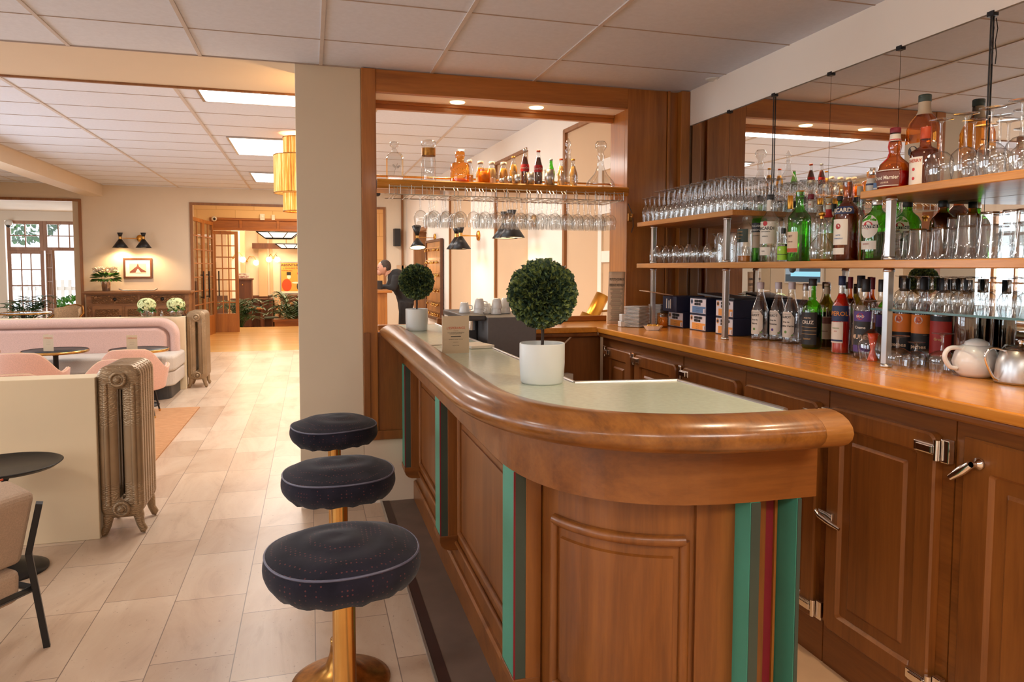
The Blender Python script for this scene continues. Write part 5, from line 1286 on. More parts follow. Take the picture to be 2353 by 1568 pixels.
for k in range(16): a = R(200)+.30*math.cos(2*PI*k/16); em_.sphere((.0335*math.cos(a+R(10)), .0335*math.sin(a+R(10)), .042+.014*math.sin(2*PI*k/16)), .003, 6)
em_.build('crest', 'gold', cj_)
# coffee boxes
def box_(label, px, py_, z, w_, d_, h_, kind, x=None):
    c = at(px, py_, 'Z', 1.08)
    t = thing('coffee_box', label, 'box', (2.235 if x is None else x, 0, z), 0, None); t.location.y = at(px, 700, 'X', t.location.x).y
    MB().box((0, -w_/2, 0), (d_, w_/2, h_)).build('carton', 'boxn', t, .002)
    lb = MB().box((-.0012, -w_/2+.004, .006), (0, w_/2-.004, h_-.006), 1)
    lb.box((-.0018, -w_/2+.006, .008), (-.001, w_/2-.03, h_*.48), 0 if kind == 'o' else 2)
    G = lambda y_, z_: (lambda u, v_: (-.0024, y_-u, z_+v_))
    for row, (zz, n_) in enumerate(((h_*.80, 22), (h_*.62, 17))):
        y_ = w_/2-.055
        for i in range(n_): lb.box((-.0022, y_-i*.0042, zz-.007), (-.0016, y_-i*.0042-(.0012 if i % 3 else .0024), zz+.007), 3)
    lb.add([(-.0023, w_/2-.024+.012*math.cos(2*PI*i/16), h_*.76+.015*math.sin(2*PI*i/16)) for i in range(16)], [tuple(range(16))], 0 if kind == 'o' else 2)
    lb.box((-.0026, w_/2-.031, h_*.69), (-.0024, w_/2-.018, h_*.82), 3)
    lb.box((-.0022, -w_/2+.008, .010), (-.0020, -w_/2+.030, .034), 1)
    for i in range(6): lb.box((-.0026, -w_/2+.010+i*.003, .013), (-.0022, -w_/2+.011+i*.003, .031), 3)
    for i in range(3): lb.text('capsules de cafe', .0055, G(0, h_*.36-i*.012), 3)
    lb.build('label', ['boxo', 'boxw', 'blue', 'inkb'], t)
    return t
bw, bh = .150, .098
# rows from the post leftwards (camera side first): front faces look towards the bar
ysr = [at(1665, 700, 'X', 2.235).y, at(1604, 700, 'X', 2.235).y, at(1553, 700, 'X', 2.235).y]
nm = ('nearest to the bottles', 'in the middle', 'farthest, beside the candle jar')
for k in range(3):
    for lv in range(2):
        kind = 'b' if (lv == 1 and k == 1) else 'o'
        if lv == 1 and k == 2: continue
        t = box_('coffee capsule box with %s label, %s, %s row' % ('orange' if kind == 'o' else 'light blue', nm[k], 'lower' if lv == 0 else 'upper'), 1600, 770, 1.0805+lv*(bh+.001), (.190, .200, .205)[k]*.93, .19, bh, kind)
        t.location.y = (3.385, 3.625, 3.86)[k] if False else (ysr[k])
t = thing('coffee_box', 'open dark blue coffee capsule box with raised flap on top of the farthest box', 'box', (2.20, ysr[2]+.02, 1.0805+bh+.001), 0)
MB().box((0, -.09, 0), (.20, .09, .098)).build('carton', 'boxn', t, .002)
MB().obox((-.085, .02, .118), (.17, .13, .003), 0, 0, 0, R(9)).build('flap', 'cream', t)
MB().box((-.001, -.02, .02), (0, -.01, .08)).box((-.001, .0, .02), (0, .01, .07)).box((-.001, .03, .02), (0, .04, .08)).build('printing', 'paper', t)
tag(MB().obox((2.33, (ysr[0]+ysr[1])/2, 1.292), (.16, .30, .012), R(12), 0, R(4)).build('card_folder', 'machd', None, .003), 'dark flat folder lying on top of the coffee boxes', 'folder')

# ================================================================ BOTTLES
def lathe_cap(prof, n=24): return MB().lathe(prof, n=n)
PROF = {  # body profiles as (radius factor, height factor)
 'wine': [(0, 0), (.92, 0), (1, .02), (1, .60), (.92, .68), (.55, .76), (.34, .82), (.32, .96), (.36, .965), (.36, .985), (.30, 1)],
 'syrup': [(0, 0), (.95, 0), (1, .02), (1, .10), (.97, .12), (.97, .46), (1, .48), (.98, .53), (.80, .62), (.50, .74), (.38, .84), (.36, .97), (.38, 1)],
 'spirit': [(0, 0), (.95, 0), (1, .02), (1, .58), (.95, .65), (.70, .70), (.42, .75), (.37, .80), (.36, .96), (.38, 1)],
 'square': [(0, 0), (.97, 0), (1, .02), (1, .55), (.96, .61), (.62, .66), (.40, .69), (.36, .75), (.34, .96), (.36, 1)],
 'cola': [(0, 0), (.90, 0), (1, .04), (.92, .16), (.86, .30), (1, .46), (.96, .56), (.62, .72), (.42, .84), (.38, .96), (.42, 1)],
 'juice': [(0, 0), (.95, 0), (1, .03), (1, .50), (.90, .62), (.64, .78), (.58, .86), (.58, 1)],
 'round': [(0, 0), (.80, 0), (.92, .03), (1, .18), (.98, .30), (.84, .43), (.50, .51), (.34, .56), (.30, .60), (.36, .66), (.40, .72), (.34, .82), (.30, .88), (.30, 1)],
 'onion': [(0, 0), (.88, 0), (1, .03), (1, .48), (1.02, .55), (.92, .62), (.55, .68), (.36, .71), (.42, .735), (.34, .75), (.32, .97), (.35, 1)],
 'squat': [(0, 0), (.86, 0), (1, .08), (1, .28), (.86, .46), (.48, .60), (.34, .68), (.34, .84), (.46, .86), (.46, .88)],
 'martini': [(0, 0), (.95, 0), (1, .02), (.97, .20), (1, .50), (.97, .66), (.80, .74), (.42, .82), (.34, .86), (.33, .97), (.36, 1)],
}
def bottle(label, x, y, z, h, r, prof='spirit', glass='glass', liq=None, lev=.5, cap=('black', .90, 1.0, .40), labels=(), face=PI, sx=1.0, group=None, neck=None, n=32):
    """labels: (z0,z1 fractions, half angle deg, colour, [(text, size, z fraction, colour)], angle offset)"""
    t = thing('bottle', label, 'bottle', (x, y, z), 0, group)
    P_ = [(a*r if a else 1e-4, b_*h*(cap[1] if cap and len(cap) > 4 else 1)) for a, b_ in PROF[prof]]
    mt = Matrix.Diagonal((1, sx, 1, 1)) if sx != 1 else None
    hb = h*(.985 if cap else 1)
    P_ = [(a, b_/h*hb) for a, b_ in P_]
    MB().lathe(P_, n=n, mt=mt).build('body', glass, t)
    def rad(zz):
        for (r0, z0), (r1, z1) in zip(P_[1:], P_[2:]):
            if z0 <= zz <= z1: return r0+(r1-r0)*((zz-z0)/max(z1-z0, 1e-6))
        return P_[-1][0]
    if liq:
        L = [(1e-4, .008*h)] + [(rad(q*h)*.93, q*h) for q in [.012]+[lev*i/10 for i in range(1, 11)]] + [(1e-4, lev*h)]
        MB().lathe(L, n=n, mt=mt).build('liquid', liq, t)
    if cap:
        z0, z1 = cap[1]*h, h*1.003; cr = cap[3]*r
        MB().lathe([(cr*.96, z0), (cr, z0+.002), (cr, z1-.002), (cr*.9, z1), (1e-4, z1)], n=24).build('cap', cap[0], t)
    for lb in labels:
        z0, z1, ha, col, texts = lb[:5]; off = R(lb[5]) if len(lb) > 5 else 0; z0 *= h; z1 *= h; ha = R(ha)
        nz = 4
        shape = lb[6] if len(lb) > 6 else None
        def sf(u, v, e=.0006):
            if shape:
                w0 = abs(2*u-1); k = (1-.45*max(0, (w0-.55)/.45)) if shape == 'oct' else math.sqrt(max(0, 1-w0*w0)); v = .5+(v-.5)*k
            a = face+off+(-ha+2*ha*u); zz = z0+(z1-z0)*v; rr = rad(zz)+e
            return (rr*math.cos(a), rr*math.sin(a)*sx, zz)
        m_ = MB().grid(lambda u, v: sf(u, v), 14, nz)
        mats = [col]; ref = max(rad((z0+z1)/2), 1e-3)
        for s_, sz, zf, tc in texts:
            if tc not in mats: mats.append(tc)
            mi = mats.index(tc)
            if s_ == '#':   # coloured band
                zz = zf*h; hh = sz/2
                m_.grid(lambda u, v: (lambda a: ((rad(zz)+.0009)*math.cos(a), (rad(zz)+.0009)*math.sin(a)*sx, zz-hh+2*hh*v))(face+off+(-ha*.96+2*ha*.96*u)), 14, 1, mi); continue
            if s_ == 'o':   # disc
                m_.add([(lambda a: ((rad(zf*h)+.0012)*math.cos(a), (rad(zf*h)+.0012)*math.sin(a)*sx, zf*h+sz*math.sin(2*PI*i/20)))(face+off+sz*math.cos(2*PI*i/20)/ref) for i in range(20)], [tuple(range(20))], mi); continue
            m_.text(s_, sz, lambda u, v: (lambda a: ((ref+.0016)*math.cos(a), (ref+.0016)*math.sin(a)*sx, zf*h+v))(face+off+u/ref), mi, maxw=2*ha*ref*.94, bold=True)
        m_.build('label', mats, t)
    return t
def bp(px, X): return at(px, 700, 'X', X).y
def bh_(px, X, ytop, z):
    y = bp(px, X); return at(px, ytop, 'X', X).z-z
def B(label, px, X, ytop, w_, z=1.081, **k):
    y = bp(px, X); s_ = mpp(X, y); h = at(px, ytop, 'X', X).z-z
    return bottle(label, X, y, z, h, w_*s_/2, **k)

# --- on the worktop
SL = lambda a, b_, c_: [(.10, .52, 60, 'paper', [('GUIOT', .017, .435, 'inkb'), (a, .011, .355, 'inkb'), (b_, .014, .29, 'inkb'), ('o', .007, .19, c_), ('#', .006, .14, 'lgreen')], 14, 'oct')]
K = dict(prof='syrup', cap=('boxw', .885, 1, .42))
B('clear syrup bottle with white octagonal label and pale cap, nearest the coffee boxes', 1747, 2.27, 649, 38, labels=SL('Sirop de', 'Sucre', 'lgreen'), **K)
B('clear syrup bottle with purple flowers on its label, middle of three', 1788, 2.33, 649, 36, labels=SL('Sirop de', 'Violette', 'violet'), **K)
B('clear syrup bottle with green leaves on its label, right of three', 1819, 2.31, 649, 38, labels=SL('Sirop de', 'Menthe Verte', 'lgreen'), **K)
B('clear bottle with grey cap behind the green port bottle', 1851, 2.41, 652, 34, prof='spirit', cap=('steel', .88, 1, .42))
B('bright green bottle of dark port with black label', 1867, 2.26, 641, 43, prof='onion', glass='green', liq='Ldark', lev=.52, cap=('black', .90, 1, .42), labels=[(.06, .52, 58, 'blackp', [('PORTO', .010, .44, 'cream'), ('CRUZ', .022, .38, 'paper'), ('#', .0015, .31, 'goldp'), ('#', .0015, .26, 'goldp'), ('#', .0015, .21, 'goldp'), ('TAWNY', .010, .14, 'goldp')], 22), (.74, .90, 26, 'paper', [])])
B('olive-green bottle with cork-coloured cap and brown label', 1900, 2.39, 653, 36, prof='wine', glass='olive', liq='Ldark', lev=.55, cap=('kraft', .84, 1, .36), labels=[(.12, .48, 60, 'kraft', [('#', .030, .42, 'brownp'), ('Vermouth', .010, .25, 'brownp')], 30)])
B('bottle of bright orange-red aperitif with blue and orange lettering', 1934, 2.25, 635, 40, prof='spirit', liq='Lred', lev=.78, cap=('navy', .88, 1, .40), labels=[(.42, .62, 75, 'navy', [('APEROL', .026, .52, 'orange')], 22), (.14, .41, 48, 'paper', [('APERITIVO', .007, .33, 'lgreen'), ('1919', .007, .29, 'rust'), ('#', .008, .17, 'navy')], 14)])
B('red-capped bottle of dark red liqueur behind the orange aperitif', 1953, 2.42, 637, 26, prof='spirit', glass='browng', liq='Ldark', lev=.7, cap=('darkred', .84, 1, .42))
B('clear bottle of dark liqueur with narrow white label and black cap', 1977, 2.36, 634, 42, prof='spirit', liq='Lpurple', lev=.4, cap=('black', .84, 1, .42), labels=[(.10, .62, 34, 'paper', [('CASSIS', .012, .50, 'violet'), ('o', .009, .3, 'lgreen')], 40)])
B('liqueur bottle with blue and black blackberry label at the front', 1989, 2.24, 642, 46, prof='spirit', liq='Lpurple', lev=.45, cap=('black', .84, 1, .42), labels=[(.06, .60, 72, 'blackp', [('#', .042, .53, 'violet'), ('#', .028, .12, 'violet'), ('o', .014, .53, 'red'), ('SAXO', .013, .53, 'paper'), ('Creme', .016, .39, 'paper'), ('MURES', .026, .27, 'cream')], 20)])
B('red-capped slim bottle behind the blackberry liqueur', 2004, 2.43, 638, 26, prof='spirit', glass='browng', liq='Ldark', lev=.7, cap=('darkred', .84, 1, .42))
B('dark liqueur bottle with purple label left of the right-hand post', 2027, 2.37, 643, 44, prof='spirit', liq='Lpurple', lev=.62, cap=('black', .84, 1, .42), labels=[(.06, .55, 75, 'blackp', [('#', .05, .46, 'violet')], 0)])
PE = [(.05, .60, 74, 'blackp', [('#', .075, .45, 'peach'), ('o', .016, .50, 'boxw'), ('o', .010, .50, 'rust'), ('peches', .022, .18, 'cream')], 20)]
B('peach liqueur bottle with orange and black label behind the glass shelf', 2078, 2.38, 640, 50, prof='spirit', liq='Lbrownl', lev=.62, cap=('black', .84, 1, .42), labels=PE)
B('second peach liqueur bottle with orange label, right of the first', 2122, 2.38, 640, 46, prof='spirit', liq='Lbrownl', lev=.62, cap=('black', .84, 1, .42), labels=PE)
B('dark liqueur bottle with dull red label under the glass shelf', 2170, 2.38, 642, 54, prof='spirit', liq='Lbrownl', lev=.62, cap=('black', .84, 1, .42), labels=[(.10, .56, 60, 'grapefruit', [('#', .02, .54, 'blackp'), ('Grog', .014, .3, 'goldp')], 20)])
B('dark brown liqueur bottle rightmost under the glass shelf', 2222, 2.38, 644, 46, prof='spirit', liq='Lbrownl', lev=.62, cap=('black', .84, 1, .42))
# --- on the middle shelf
Z2 = 1.486
B('clear whisky bottle with dark green label and a little amber left', 1708, 2.20, 477, 34, Z2, prof='spirit', liq='Lamber', lev=.12, cap=('darkt', .85, 1, .40), labels=[(.36, .60, 70, 'darkt', [('BLENDED', .009, .55, 'goldp'), ('SCOTCH', .010, .49, 'goldp'), ('WHISKY', .008, .43, 'goldp')], 10)])
B('green whisky bottle with black and cream label', 1741, 2.34, 451, 34, Z2, prof='spirit', glass='green', liq='Lgreenl', lev=.30, cap=('black', .88, 1, .42), labels=[(.22, .58, 60, 'cream', [('#', .050, .52, 'blackp'), ('WILLIAM', .016, .545, 'paper'), ("LAWSON'S", .016, .485, 'paper'), ('SCOTCH WHISKY', .007, .40, 'inkb')], 18)])
B('clear white-rum bottle with white label and red emblem', 1765, 2.22, 449, 42, Z2, prof='spirit', cap=('black', .93, 1, .40), labels=[(.27, .60, 72, 'paper', [('BACARDI', .021, .50, 'inkb'), ('CARTA BLANCA', .007, .45, 'inkb'), ('o', .012, .57, 'red'), ('SUPERIOR', .007, .38, 'inkb')], 24), (.10, .22, 44, 'paper', [('RON', .008, .16, 'inkb')], 14), (.76, .92, 60, 'paper', [])])
B('small black-capped bottle with salmon neck label behind the white rum', 1786, 2.43, 463, 26, Z2, prof='spirit', cap=('black', .90, 1, .44), labels=[(.68, .88, 170, 'cream', [])])
B('miniature bottle with bright lime-green label', 1796, 2.17, 525, 24, Z2, prof='square', cap=('black', .84, 1, .44), labels=[(.05, .53, 80, 'lime', [('#', .010, .49, 'blackp'), ('CHARTREUSE', .008, .49, 'paper'), ('#', .003, .22, 'blackp'), ('o', .005, .36, 'paper')], 18)])
B('gold-capped clear bottle behind the miniature', 1810, 2.36, 451, 30, Z2, prof='spirit', cap=('gold', .80, 1, .42), labels=[(.40, .50, 50, 'cream', [])])
B('tall olive-green liqueur bottle with gold cap and cream label', 1832, 2.20, 440, 50, Z2, prof='spirit', glass='green', cap=('gold', .94, 1, .36), labels=[(.13, .42, 42, 'cream', [('#', .018, .16, 'rust'), ('GET', .014, .36, 'brownp'), ('DEPOSE', .008, .28, 'brownp')], 4)])
B('clear bottle with dark red cap behind the green liqueur', 1857, 2.36, 448, 32, Z2, prof='spirit', cap=('darkred', .93, 1, .44), labels=[(.80, .90, 170, 'paper', [('54', .012, .85, 'red')], 20)])
B('gold-capped clear spirit bottle with a round seal', 1878, 2.43, 457, 32, Z2, prof='spirit', liq='Lpale', lev=.2, cap=('gold', .90, 1, .42), labels=[(.72, .88, 170, 'kraft', [('o', .008, .8, 'brownp')], 10)])
sq_ = B('squat clear carafe-shaped bottle with gold ball stopper and a little amber spirit', 1883, 2.19, 512, 54, Z2, prof='squat', liq='Lamber', lev=.06, cap=None)
MB().sphere((0, 0, 0), .0155, 16, sz=.7).cyl((0, 0, -.02), (0, 0, 0), .008, 12).build('stopper', 'gold', sq_, loc=(0, 0, at(1883, 493, 'X', 2.19).z-Z2))
B('clear bottle with red and white neck label, pale spirit inside', 1898, 2.38, 457, 34, Z2, prof='spirit', liq='Lpale', lev=.45, cap=('kraft', .93, 1, .44), labels=[(.70, .90, 170, 'red', [('#', .02, .86, 'paper')])])
B('small black-capped bottle with brown neck label behind', 1910, 2.43, 470, 26, Z2, prof='spirit', cap=('black', .88, 1, .44), labels=[(.70, .86, 170, 'cream', [])])
B('dark green round-topped bottle behind the pastis', 1924, 2.42, 452, 34, Z2, prof='wine', glass='green', liq='Ldark', lev=.6, cap=('black', .93, 1, .42))
B('large brown pastis bottle with silver neck and navy banner label', 1940, 2.18, 418, 54, Z2, prof='spirit', glass='browng', liq='Lbrownl', lev=.74, cap=('steel', .80, 1, .36), labels=[(.585, .68, 64, 'navy', [('RICARD', .024, .632, 'paper')], 18), (.20, .52, 46, 'paper', [('o', .012, .43, 'grapefruit'), ('PASTIS', .008, .32, 'blue'), ('DE MARSEILLE', .007, .28, 'blue')], 8), (.08, .16, 40, 'paper', [])])
B('tall slim amber bottle with kraft label between the pastis and the vermouth', 1968, 2.36, 430, 26, Z2, prof='square', liq='Lamber', lev=.3, cap=('kraft', .88, 1, .5), labels=[(.25, .60, 80, 'kraft', [('o', .010, .45, 'rust')], 0)])
VM = [(.36, .74, 44, 'paper', [('o', .020, .57, 'red'), ('#', .016, .55, 'blackp'), ('MARTINI', .018, .55, 'paper')], 12, 'oval'), (.18, .32, 44, 'paper', [('ROSSO', .009, .27, 'grapefruit')], 4)]
B('large green vermouth bottle with round white and red label', 2008, 2.22, 424, 62, Z2, prof='martini', glass='green', liq='Ldark', lev=.46, cap=('steel', .9, 1, .36), labels=VM).scale = (1, 1, .80)
B('second green vermouth bottle, behind the right-hand steel post', 2078, 2.38, 424, 58, Z2, prof='martini', glass='green', liq='Ldark', lev=.5, cap=('black', .9, 1, .36), labels=VM).scale = (1, 1, .78)
B('black round-shouldered bottle behind the tumblers', 2158, 2.40, 420, 52, Z2, prof='martini', glass='browng', liq='Ldark', lev=.8, cap=('black', .9, 1, .36)).scale = (1, 1, .76)
# --- on the upper right shelf
Z3 = 1.751
B('round red-ribboned orange liqueur bottle with brown label', 2044, 2.16, 298, 72, Z3, prof='round', glass='browng', liq='Lred', lev=.30, cap=('darkred', .92, 1, .32), labels=[(.06, .33, 50, 'brownp', [('#', .003, .315, 'paper'), ('#', .003, .07, 'paper'), ('Grand Marnier', .020, .20, 'paper'), ('LIQUEUR', .008, .12, 'cream')], 14), (.79, .90, 170, 'paper', [('#', .004, .81, 'red')]), (.44, .79, 16, 'red', [], -20)])
B('tall amber bottle with kraft label and dark cap, tallest on the upper shelf', 2108, 2.34, 224, 74, Z3, prof='martini', glass='amberg', liq='Lbrownl', lev=.30, cap=('darkt', .93, 1, .36), labels=[(.05, .50, 80, 'kraft', [('o', .020, .42, 'blackp'), ('LIQUEUR', .014, .25, 'brownp')], 10), (.80, .93, 170, 'kraft', [])])
B('flat-shouldered dark amber bottle with copper cap and cherry label', 2113, 2.19, 296, 62, Z3, prof='square', glass='browng', liq='Lbrownl', lev=.62, cap=('rust', .80, 1, .36), labels=[(.04, .50, 36, 'paper', [('CHERRY', .016, .44, 'rust'), ('o', .006, .30, 'red'), ('o', .006, .15, 'red')], 0)])
B('small stoppered bottle with a blue and white label at the shelf corner', 1995, 2.40, 388, 26, Z3, prof='juice', liq='Lamber', lev=.4, cap=('chrome', .80, 1, .5), labels=[(.25, .68, 80, 'paper', [('#', .008, .5, 'navy')])])
B('small bottle with red cap and pale blue label beside the orange liqueur', 2009, 2.38, 396, 20, Z3, prof='spirit', cap=('darkred', .82, 1, .5), labels=[(.1, .6, 90, 'blue', [('#', .006, .4, 'paper')])])

# ================================================================ GLASSES
def goblet(name, label, prof, foot, group, loc, mat='glass', stem=None, n=24):
    "upside-down stemmed glass: rim at z=0"
    t = thing(name, label, 'glass', loc, 0, group)
    MB().lathe(prof, n=n).build('bowl', mat, t)
    if stem: MB().lathe(stem, n=12).build('stem', 'glass2', t)
    if foot: MB().lathe(foot, n=n).build('foot', 'glass2', t)
    return t
def gob(h, r, rim, bh, fr_):   # builds profiles of an upside-down glass
    bowl = [(rim, 0), (rim*1.0+(r-rim)*.5, bh*.25), (r, bh*.55), (r*.86, bh*.80), (r*.5, bh*.95), (.006, bh)]
    stem = [(.007, bh-.002), (.0052, bh+.012), (.0048, h-.018), (.008, h-.006)]
    foot = [(.006, h-.008), (fr_*.5, h-.004), (fr_, h-.0015), (fr_, h), (1e-4, h)]
    return bowl, stem, foot
# hanging rack
rk = thing('glass_rack', 'chrome wire rack for stemmed glasses under the bottle shelf', 'glass rack', (0, 0, 0))
XS = [at(px, 495, 'Y', 4.40).x for px in (963, 994, 1024, 1054, 1083, 1109, 1137, 1166, 1190, 1214, 1240, 1268, 1294, 1320, 1345, 1370, 1395)]
wr = MB(); ZR = 1.885
xs_ = [XS[0]-.19, XS[0]-.12] + XS + [XS[-1]+.07]
for a, b_ in zip(xs_, xs_[1:]):
    for x in (a+(b_-a)*.36, a+(b_-a)*.64):
        wr.tube([(x, 4.60, ZR), (x, 4.28, ZR), (x, 4.27, ZR+.03), (x, 4.30, ZR+.05)], .0025, 5)
for y in (4.30, 4.58):
    wr.tube([(xs_[0], y, ZR+.004), (xs_[-1], y, ZR+.004)], .003, 5); wr.tube([(xs_[0], y, ZR+.05), (xs_[-1], y, ZR+.05)], .003, 5)
for i in range(24):
    x = xs_[0]+(xs_[-1]-xs_[0])*i/23; wr.tube([(x, 4.30, ZR+.004), (x, 4.30, ZR+.06)], .0025, 5)
wr.build('wire_frame', 'steel', rk)
bw_, st_, ft_ = gob(.190, .040, .033, .098, .034)
g0 = None
HG = 'wine glasses hanging upside down in the rack'
rnd = random.Random(11)
for i, x in enumerate(XS):
    for j in range(1 if i in (0, 4) else (3 if i < 12 else 3)):
        y = 4.345+j*.085+rnd.uniform(-.008, .008)
        if g0 is None: g0 = goblet('hanging_glass', 'clear wine glass hanging upside down by its foot in the rack', bw_, ft_, HG, (x, y, ZR-.182), 'glass2', stem=st_); o = g0
        else: o = dup(g0, (x+rnd.uniform(-.004, .004), y, ZR-.182))
        s_ = rnd.choice((1, 1, 1.06)); 
# upper left shelf: flutes in front, taller goblets behind
fb, fs_, ff = gob(.150, .023, .019, .105, .026)
tb, ts, tf = gob(.175, .032, .027, .088, .032)
F0 = T0 = None
for i in range(16):
    for j in range(6):
        x = 2.085+j*.062; y = 4.235-i*.063
        if x > 2.44 or y < 3.22: continue
        tall = (i > 2) and not (i < 6 and j > 4)
        if not tall:
            if F0 is None: F0 = goblet('champagne_flute', 'slim flute standing upside down at the left end of the upper left shelf', fb, ff, 'flutes upside down on the upper left shelf', (x, y, Z3), stem=fs_, n=18)
            else: dup(F0, (x, y+random.uniform(-.004, .004), Z3))
        else:
            if T0 is None: T0 = goblet('stemmed_glass', 'stemmed glass standing upside down in the packed rows of the upper left shelf', tb, tf, 'stemmed glasses upside down on the upper left shelf', (x, y, Z3), stem=ts, n=18)
            else: dup(T0, (x+random.uniform(-.003, .003), y, Z3))
# middle shelf left: balloon tumblers upside down, highballs
tum = thing('tumbler', 'rounded stemless tumbler upside down on the left of the middle shelf', 'glass', (0, 0, 0), 0, 'rounded tumblers upside down on the left of the middle shelf')
MB().lathe([(.030, 0), (.040, .030), (.042, .055), (.038, .085), (.026, .105), (.024, .108), (1e-4, .106)], n=28).build('bowl', 'glass2', tum)
first = True
for px, X in ((1513, 2.12), (1534, 2.14), (1557, 2.13), (1586, 2.12), (1520, 2.26), (1545, 2.26), (1570, 2.25), (1600, 2.24), (1613, 2.36), (1580, 2.37), (1630, 2.14), (1632, 2.28)):
    y = bp(px, X)
    if first: tum.location = (X, y, Z2); first = False
    else: dup(tum, (X, y, Z2))
gob2 = gob(.165, .034, .028, .080, .030)
goblet('stemmed_glass', 'single stemmed glass upside down beside the highballs on the middle shelf', gob2[0], gob2[2], None, (2.24, bp(1641, 2.24), Z2), stem=gob2[1])
hb0 = thing('highball_glass', 'tall straight glass upside down left of the green-labelled whisky', 'glass', (2.11, bp(1657, 2.11), Z2), 0, 'tall straight glasses left of the whisky bottles')
MB().lathe([(.027, 0), (.029, .07), (.028, .150), (.026, .158), (1e-4, .156)], n=24).build('tube', 'glass2', hb0)
for px, X in ((1671, 2.20), (1684, 2.14), (1660, 2.28), (1690, 2.26)): dup(hb0, (X, bp(px, X), Z2))
ob = bottle('tiny clear cruet bottle at the left end of the middle shelf', 2.12, bp(1497, 2.12), Z2, .115, .018, 'juice', cap=None)
# middle shelf right: ribbed tumblers, stacked
rt_ = thing('ribbed_tumbler', 'thick-based tumbler upside down on the right of the middle shelf', 'glass', (0, 0, 0), 0, 'thick tumblers upside down on the right of the middle shelf')
MB().lathe([(.037, 0), (.036, .018), (.033, .026), (.028, .105), (.0265, .112), (.024, .106), (1e-4, .106)], n=24).build('tube', 'glass2', rt_)
first = True
for px, X, k in ((2044, 2.14, 0), (2103, 2.13, 0), (2154, 2.13, 0), (2214, 2.13, 1), (2266, 2.13, 1), (2318, 2.12, 1), (2352, 2.12, 1), (2086, 2.24, 0), (2130, 2.25, 0), (2190, 2.24, 1), (2236, 2.24, 1), (2290, 2.24, 1), (2345, 2.24, 1), (2060, 2.32, 0), (2200, 2.36, 0), (2260, 2.36, 0)):
    y = bp(px, X)
    for j in range(k+1):
        loc = (X, y, Z2+j*.040)
        if first: rt_.location = loc; first = False
        else: dup(rt_, loc)
# upper right shelf: big wine glasses upside down
wg = gob(.225, .046, .036, .115, .038); w0 = None
for px, X in ((2147, 2.14), (2203, 2.14), (2262, 2.14), (2330, 2.13), (2222, 2.26), (2280, 2.27), (2340, 2.27), (2395, 2.13), (2300, 2.38), (2360, 2.38), (2248, 2.38)):
    y = bp(px, X)
    if w0 is None: w0 = goblet('wine_glass', 'large wine glass standing upside down on the upper right shelf', wg[0], wg[2], 'large wine glasses upside down on the upper right shelf', (X, y, Z3), stem=wg[1], n=32)
    else: dup(w0, (X, y, Z3))
# glass shelf: snifters upside down
sg_ = gob(.125, .034, .027, .078, .031); s0 = None
for px, X in ((2076, 2.16), (2108, 2.16), (2140, 2.16), (2172, 2.16), (2209, 2.16), (2265, 2.15), (2318, 2.15), (2190, 2.26), (2226, 2.26), (2246, 2.26), (2290, 2.26), (2335, 2.26), (2360, 2.16), (2240, 2.36), (2280, 2.36), (2320, 2.36), (2350, 2.36)):
    y = bp(px, X)
    if s0 is None: s0 = goblet('snifter_glass', 'short-stemmed goblet upside down on the glass shelf', sg_[0], sg_[2], 'goblets upside down on the glass shelf', (X, y, 1.3015), stem=sg_[1], n=28)
    else: dup(s0, (X, y, 1.3015))
# loose glasses on the worktop
def loose(label, px, ybase, ytop, w_, br=.5, rim=.9):
    p = at(px, ybase, 'Z', 1.081); s_ = mpp(p.x, p.y); h = (ybase-ytop)*s_*1.0; r_ = w_*s_/2
    b_, st2, f_ = gob(h, r_, r_*rim, h*br, r_*.82)
    return goblet('goblet', label, b_, f_, None, (p.x+r_*.6, p.y+r_*.6, 1.081), 'glass2', stem=st2, n=32)
loose('wide low goblet upside down on the worktop, right of the steel post', 2060, 846, 773, 62, .62)
loose('small goblet upside down behind, second from the steel post', 2104, 842, 787, 44, .62)
loose('tall-stemmed goblet upside down between the two small ones on the worktop', 2132, 834, 770, 42, .55)
loose('wide tall-stemmed goblet upside down left of the white teapot', 2164, 856, 767, 58, .55)
loose('pink-tinged goblet upside down behind the white teapot', 2290, 838, 764, 44, .5)
loose('goblet upside down behind the steel teapot', 2330, 836, 768, 44, .5)
c_ = at(1998, 832, 'Z', 1.081); s_ = mpp(c_.x, c_.y)
cg = thing('cocktail_glass', 'tall cocktail glass upside down with an angular bowl, in front of the liqueurs', 'glass', (c_.x+.033, c_.y+.030, 1.081))
MB().lathe([(.042, 0), (.053, .065), (.040, .100), (.012, .125), (.006, .13)], n=36).build('bowl', 'glass', cg)
MB().lathe([(.006, .13), (.0045, .145), (.0045, .225), (.008, .238)], n=12).build('stem', 'glass', cg)
MB().lathe([(.008, .236), (.040, .243), (.041, .245), (1e-4, .245)], n=32).build('foot', 'glass', cg)
jg = thing('jigger', 'translucent red double-ended jigger standing inside the upturned cocktail glass', 'jigger', (c_.x+.045, c_.y+.035, 1.0815))
MB().lathe([(.020, 0), (.019, .003), (.008, .045), (.016, .085), (.021, .110), (.019, .110), (.007, .050)], n=28).build('cup', 'redp', jg)

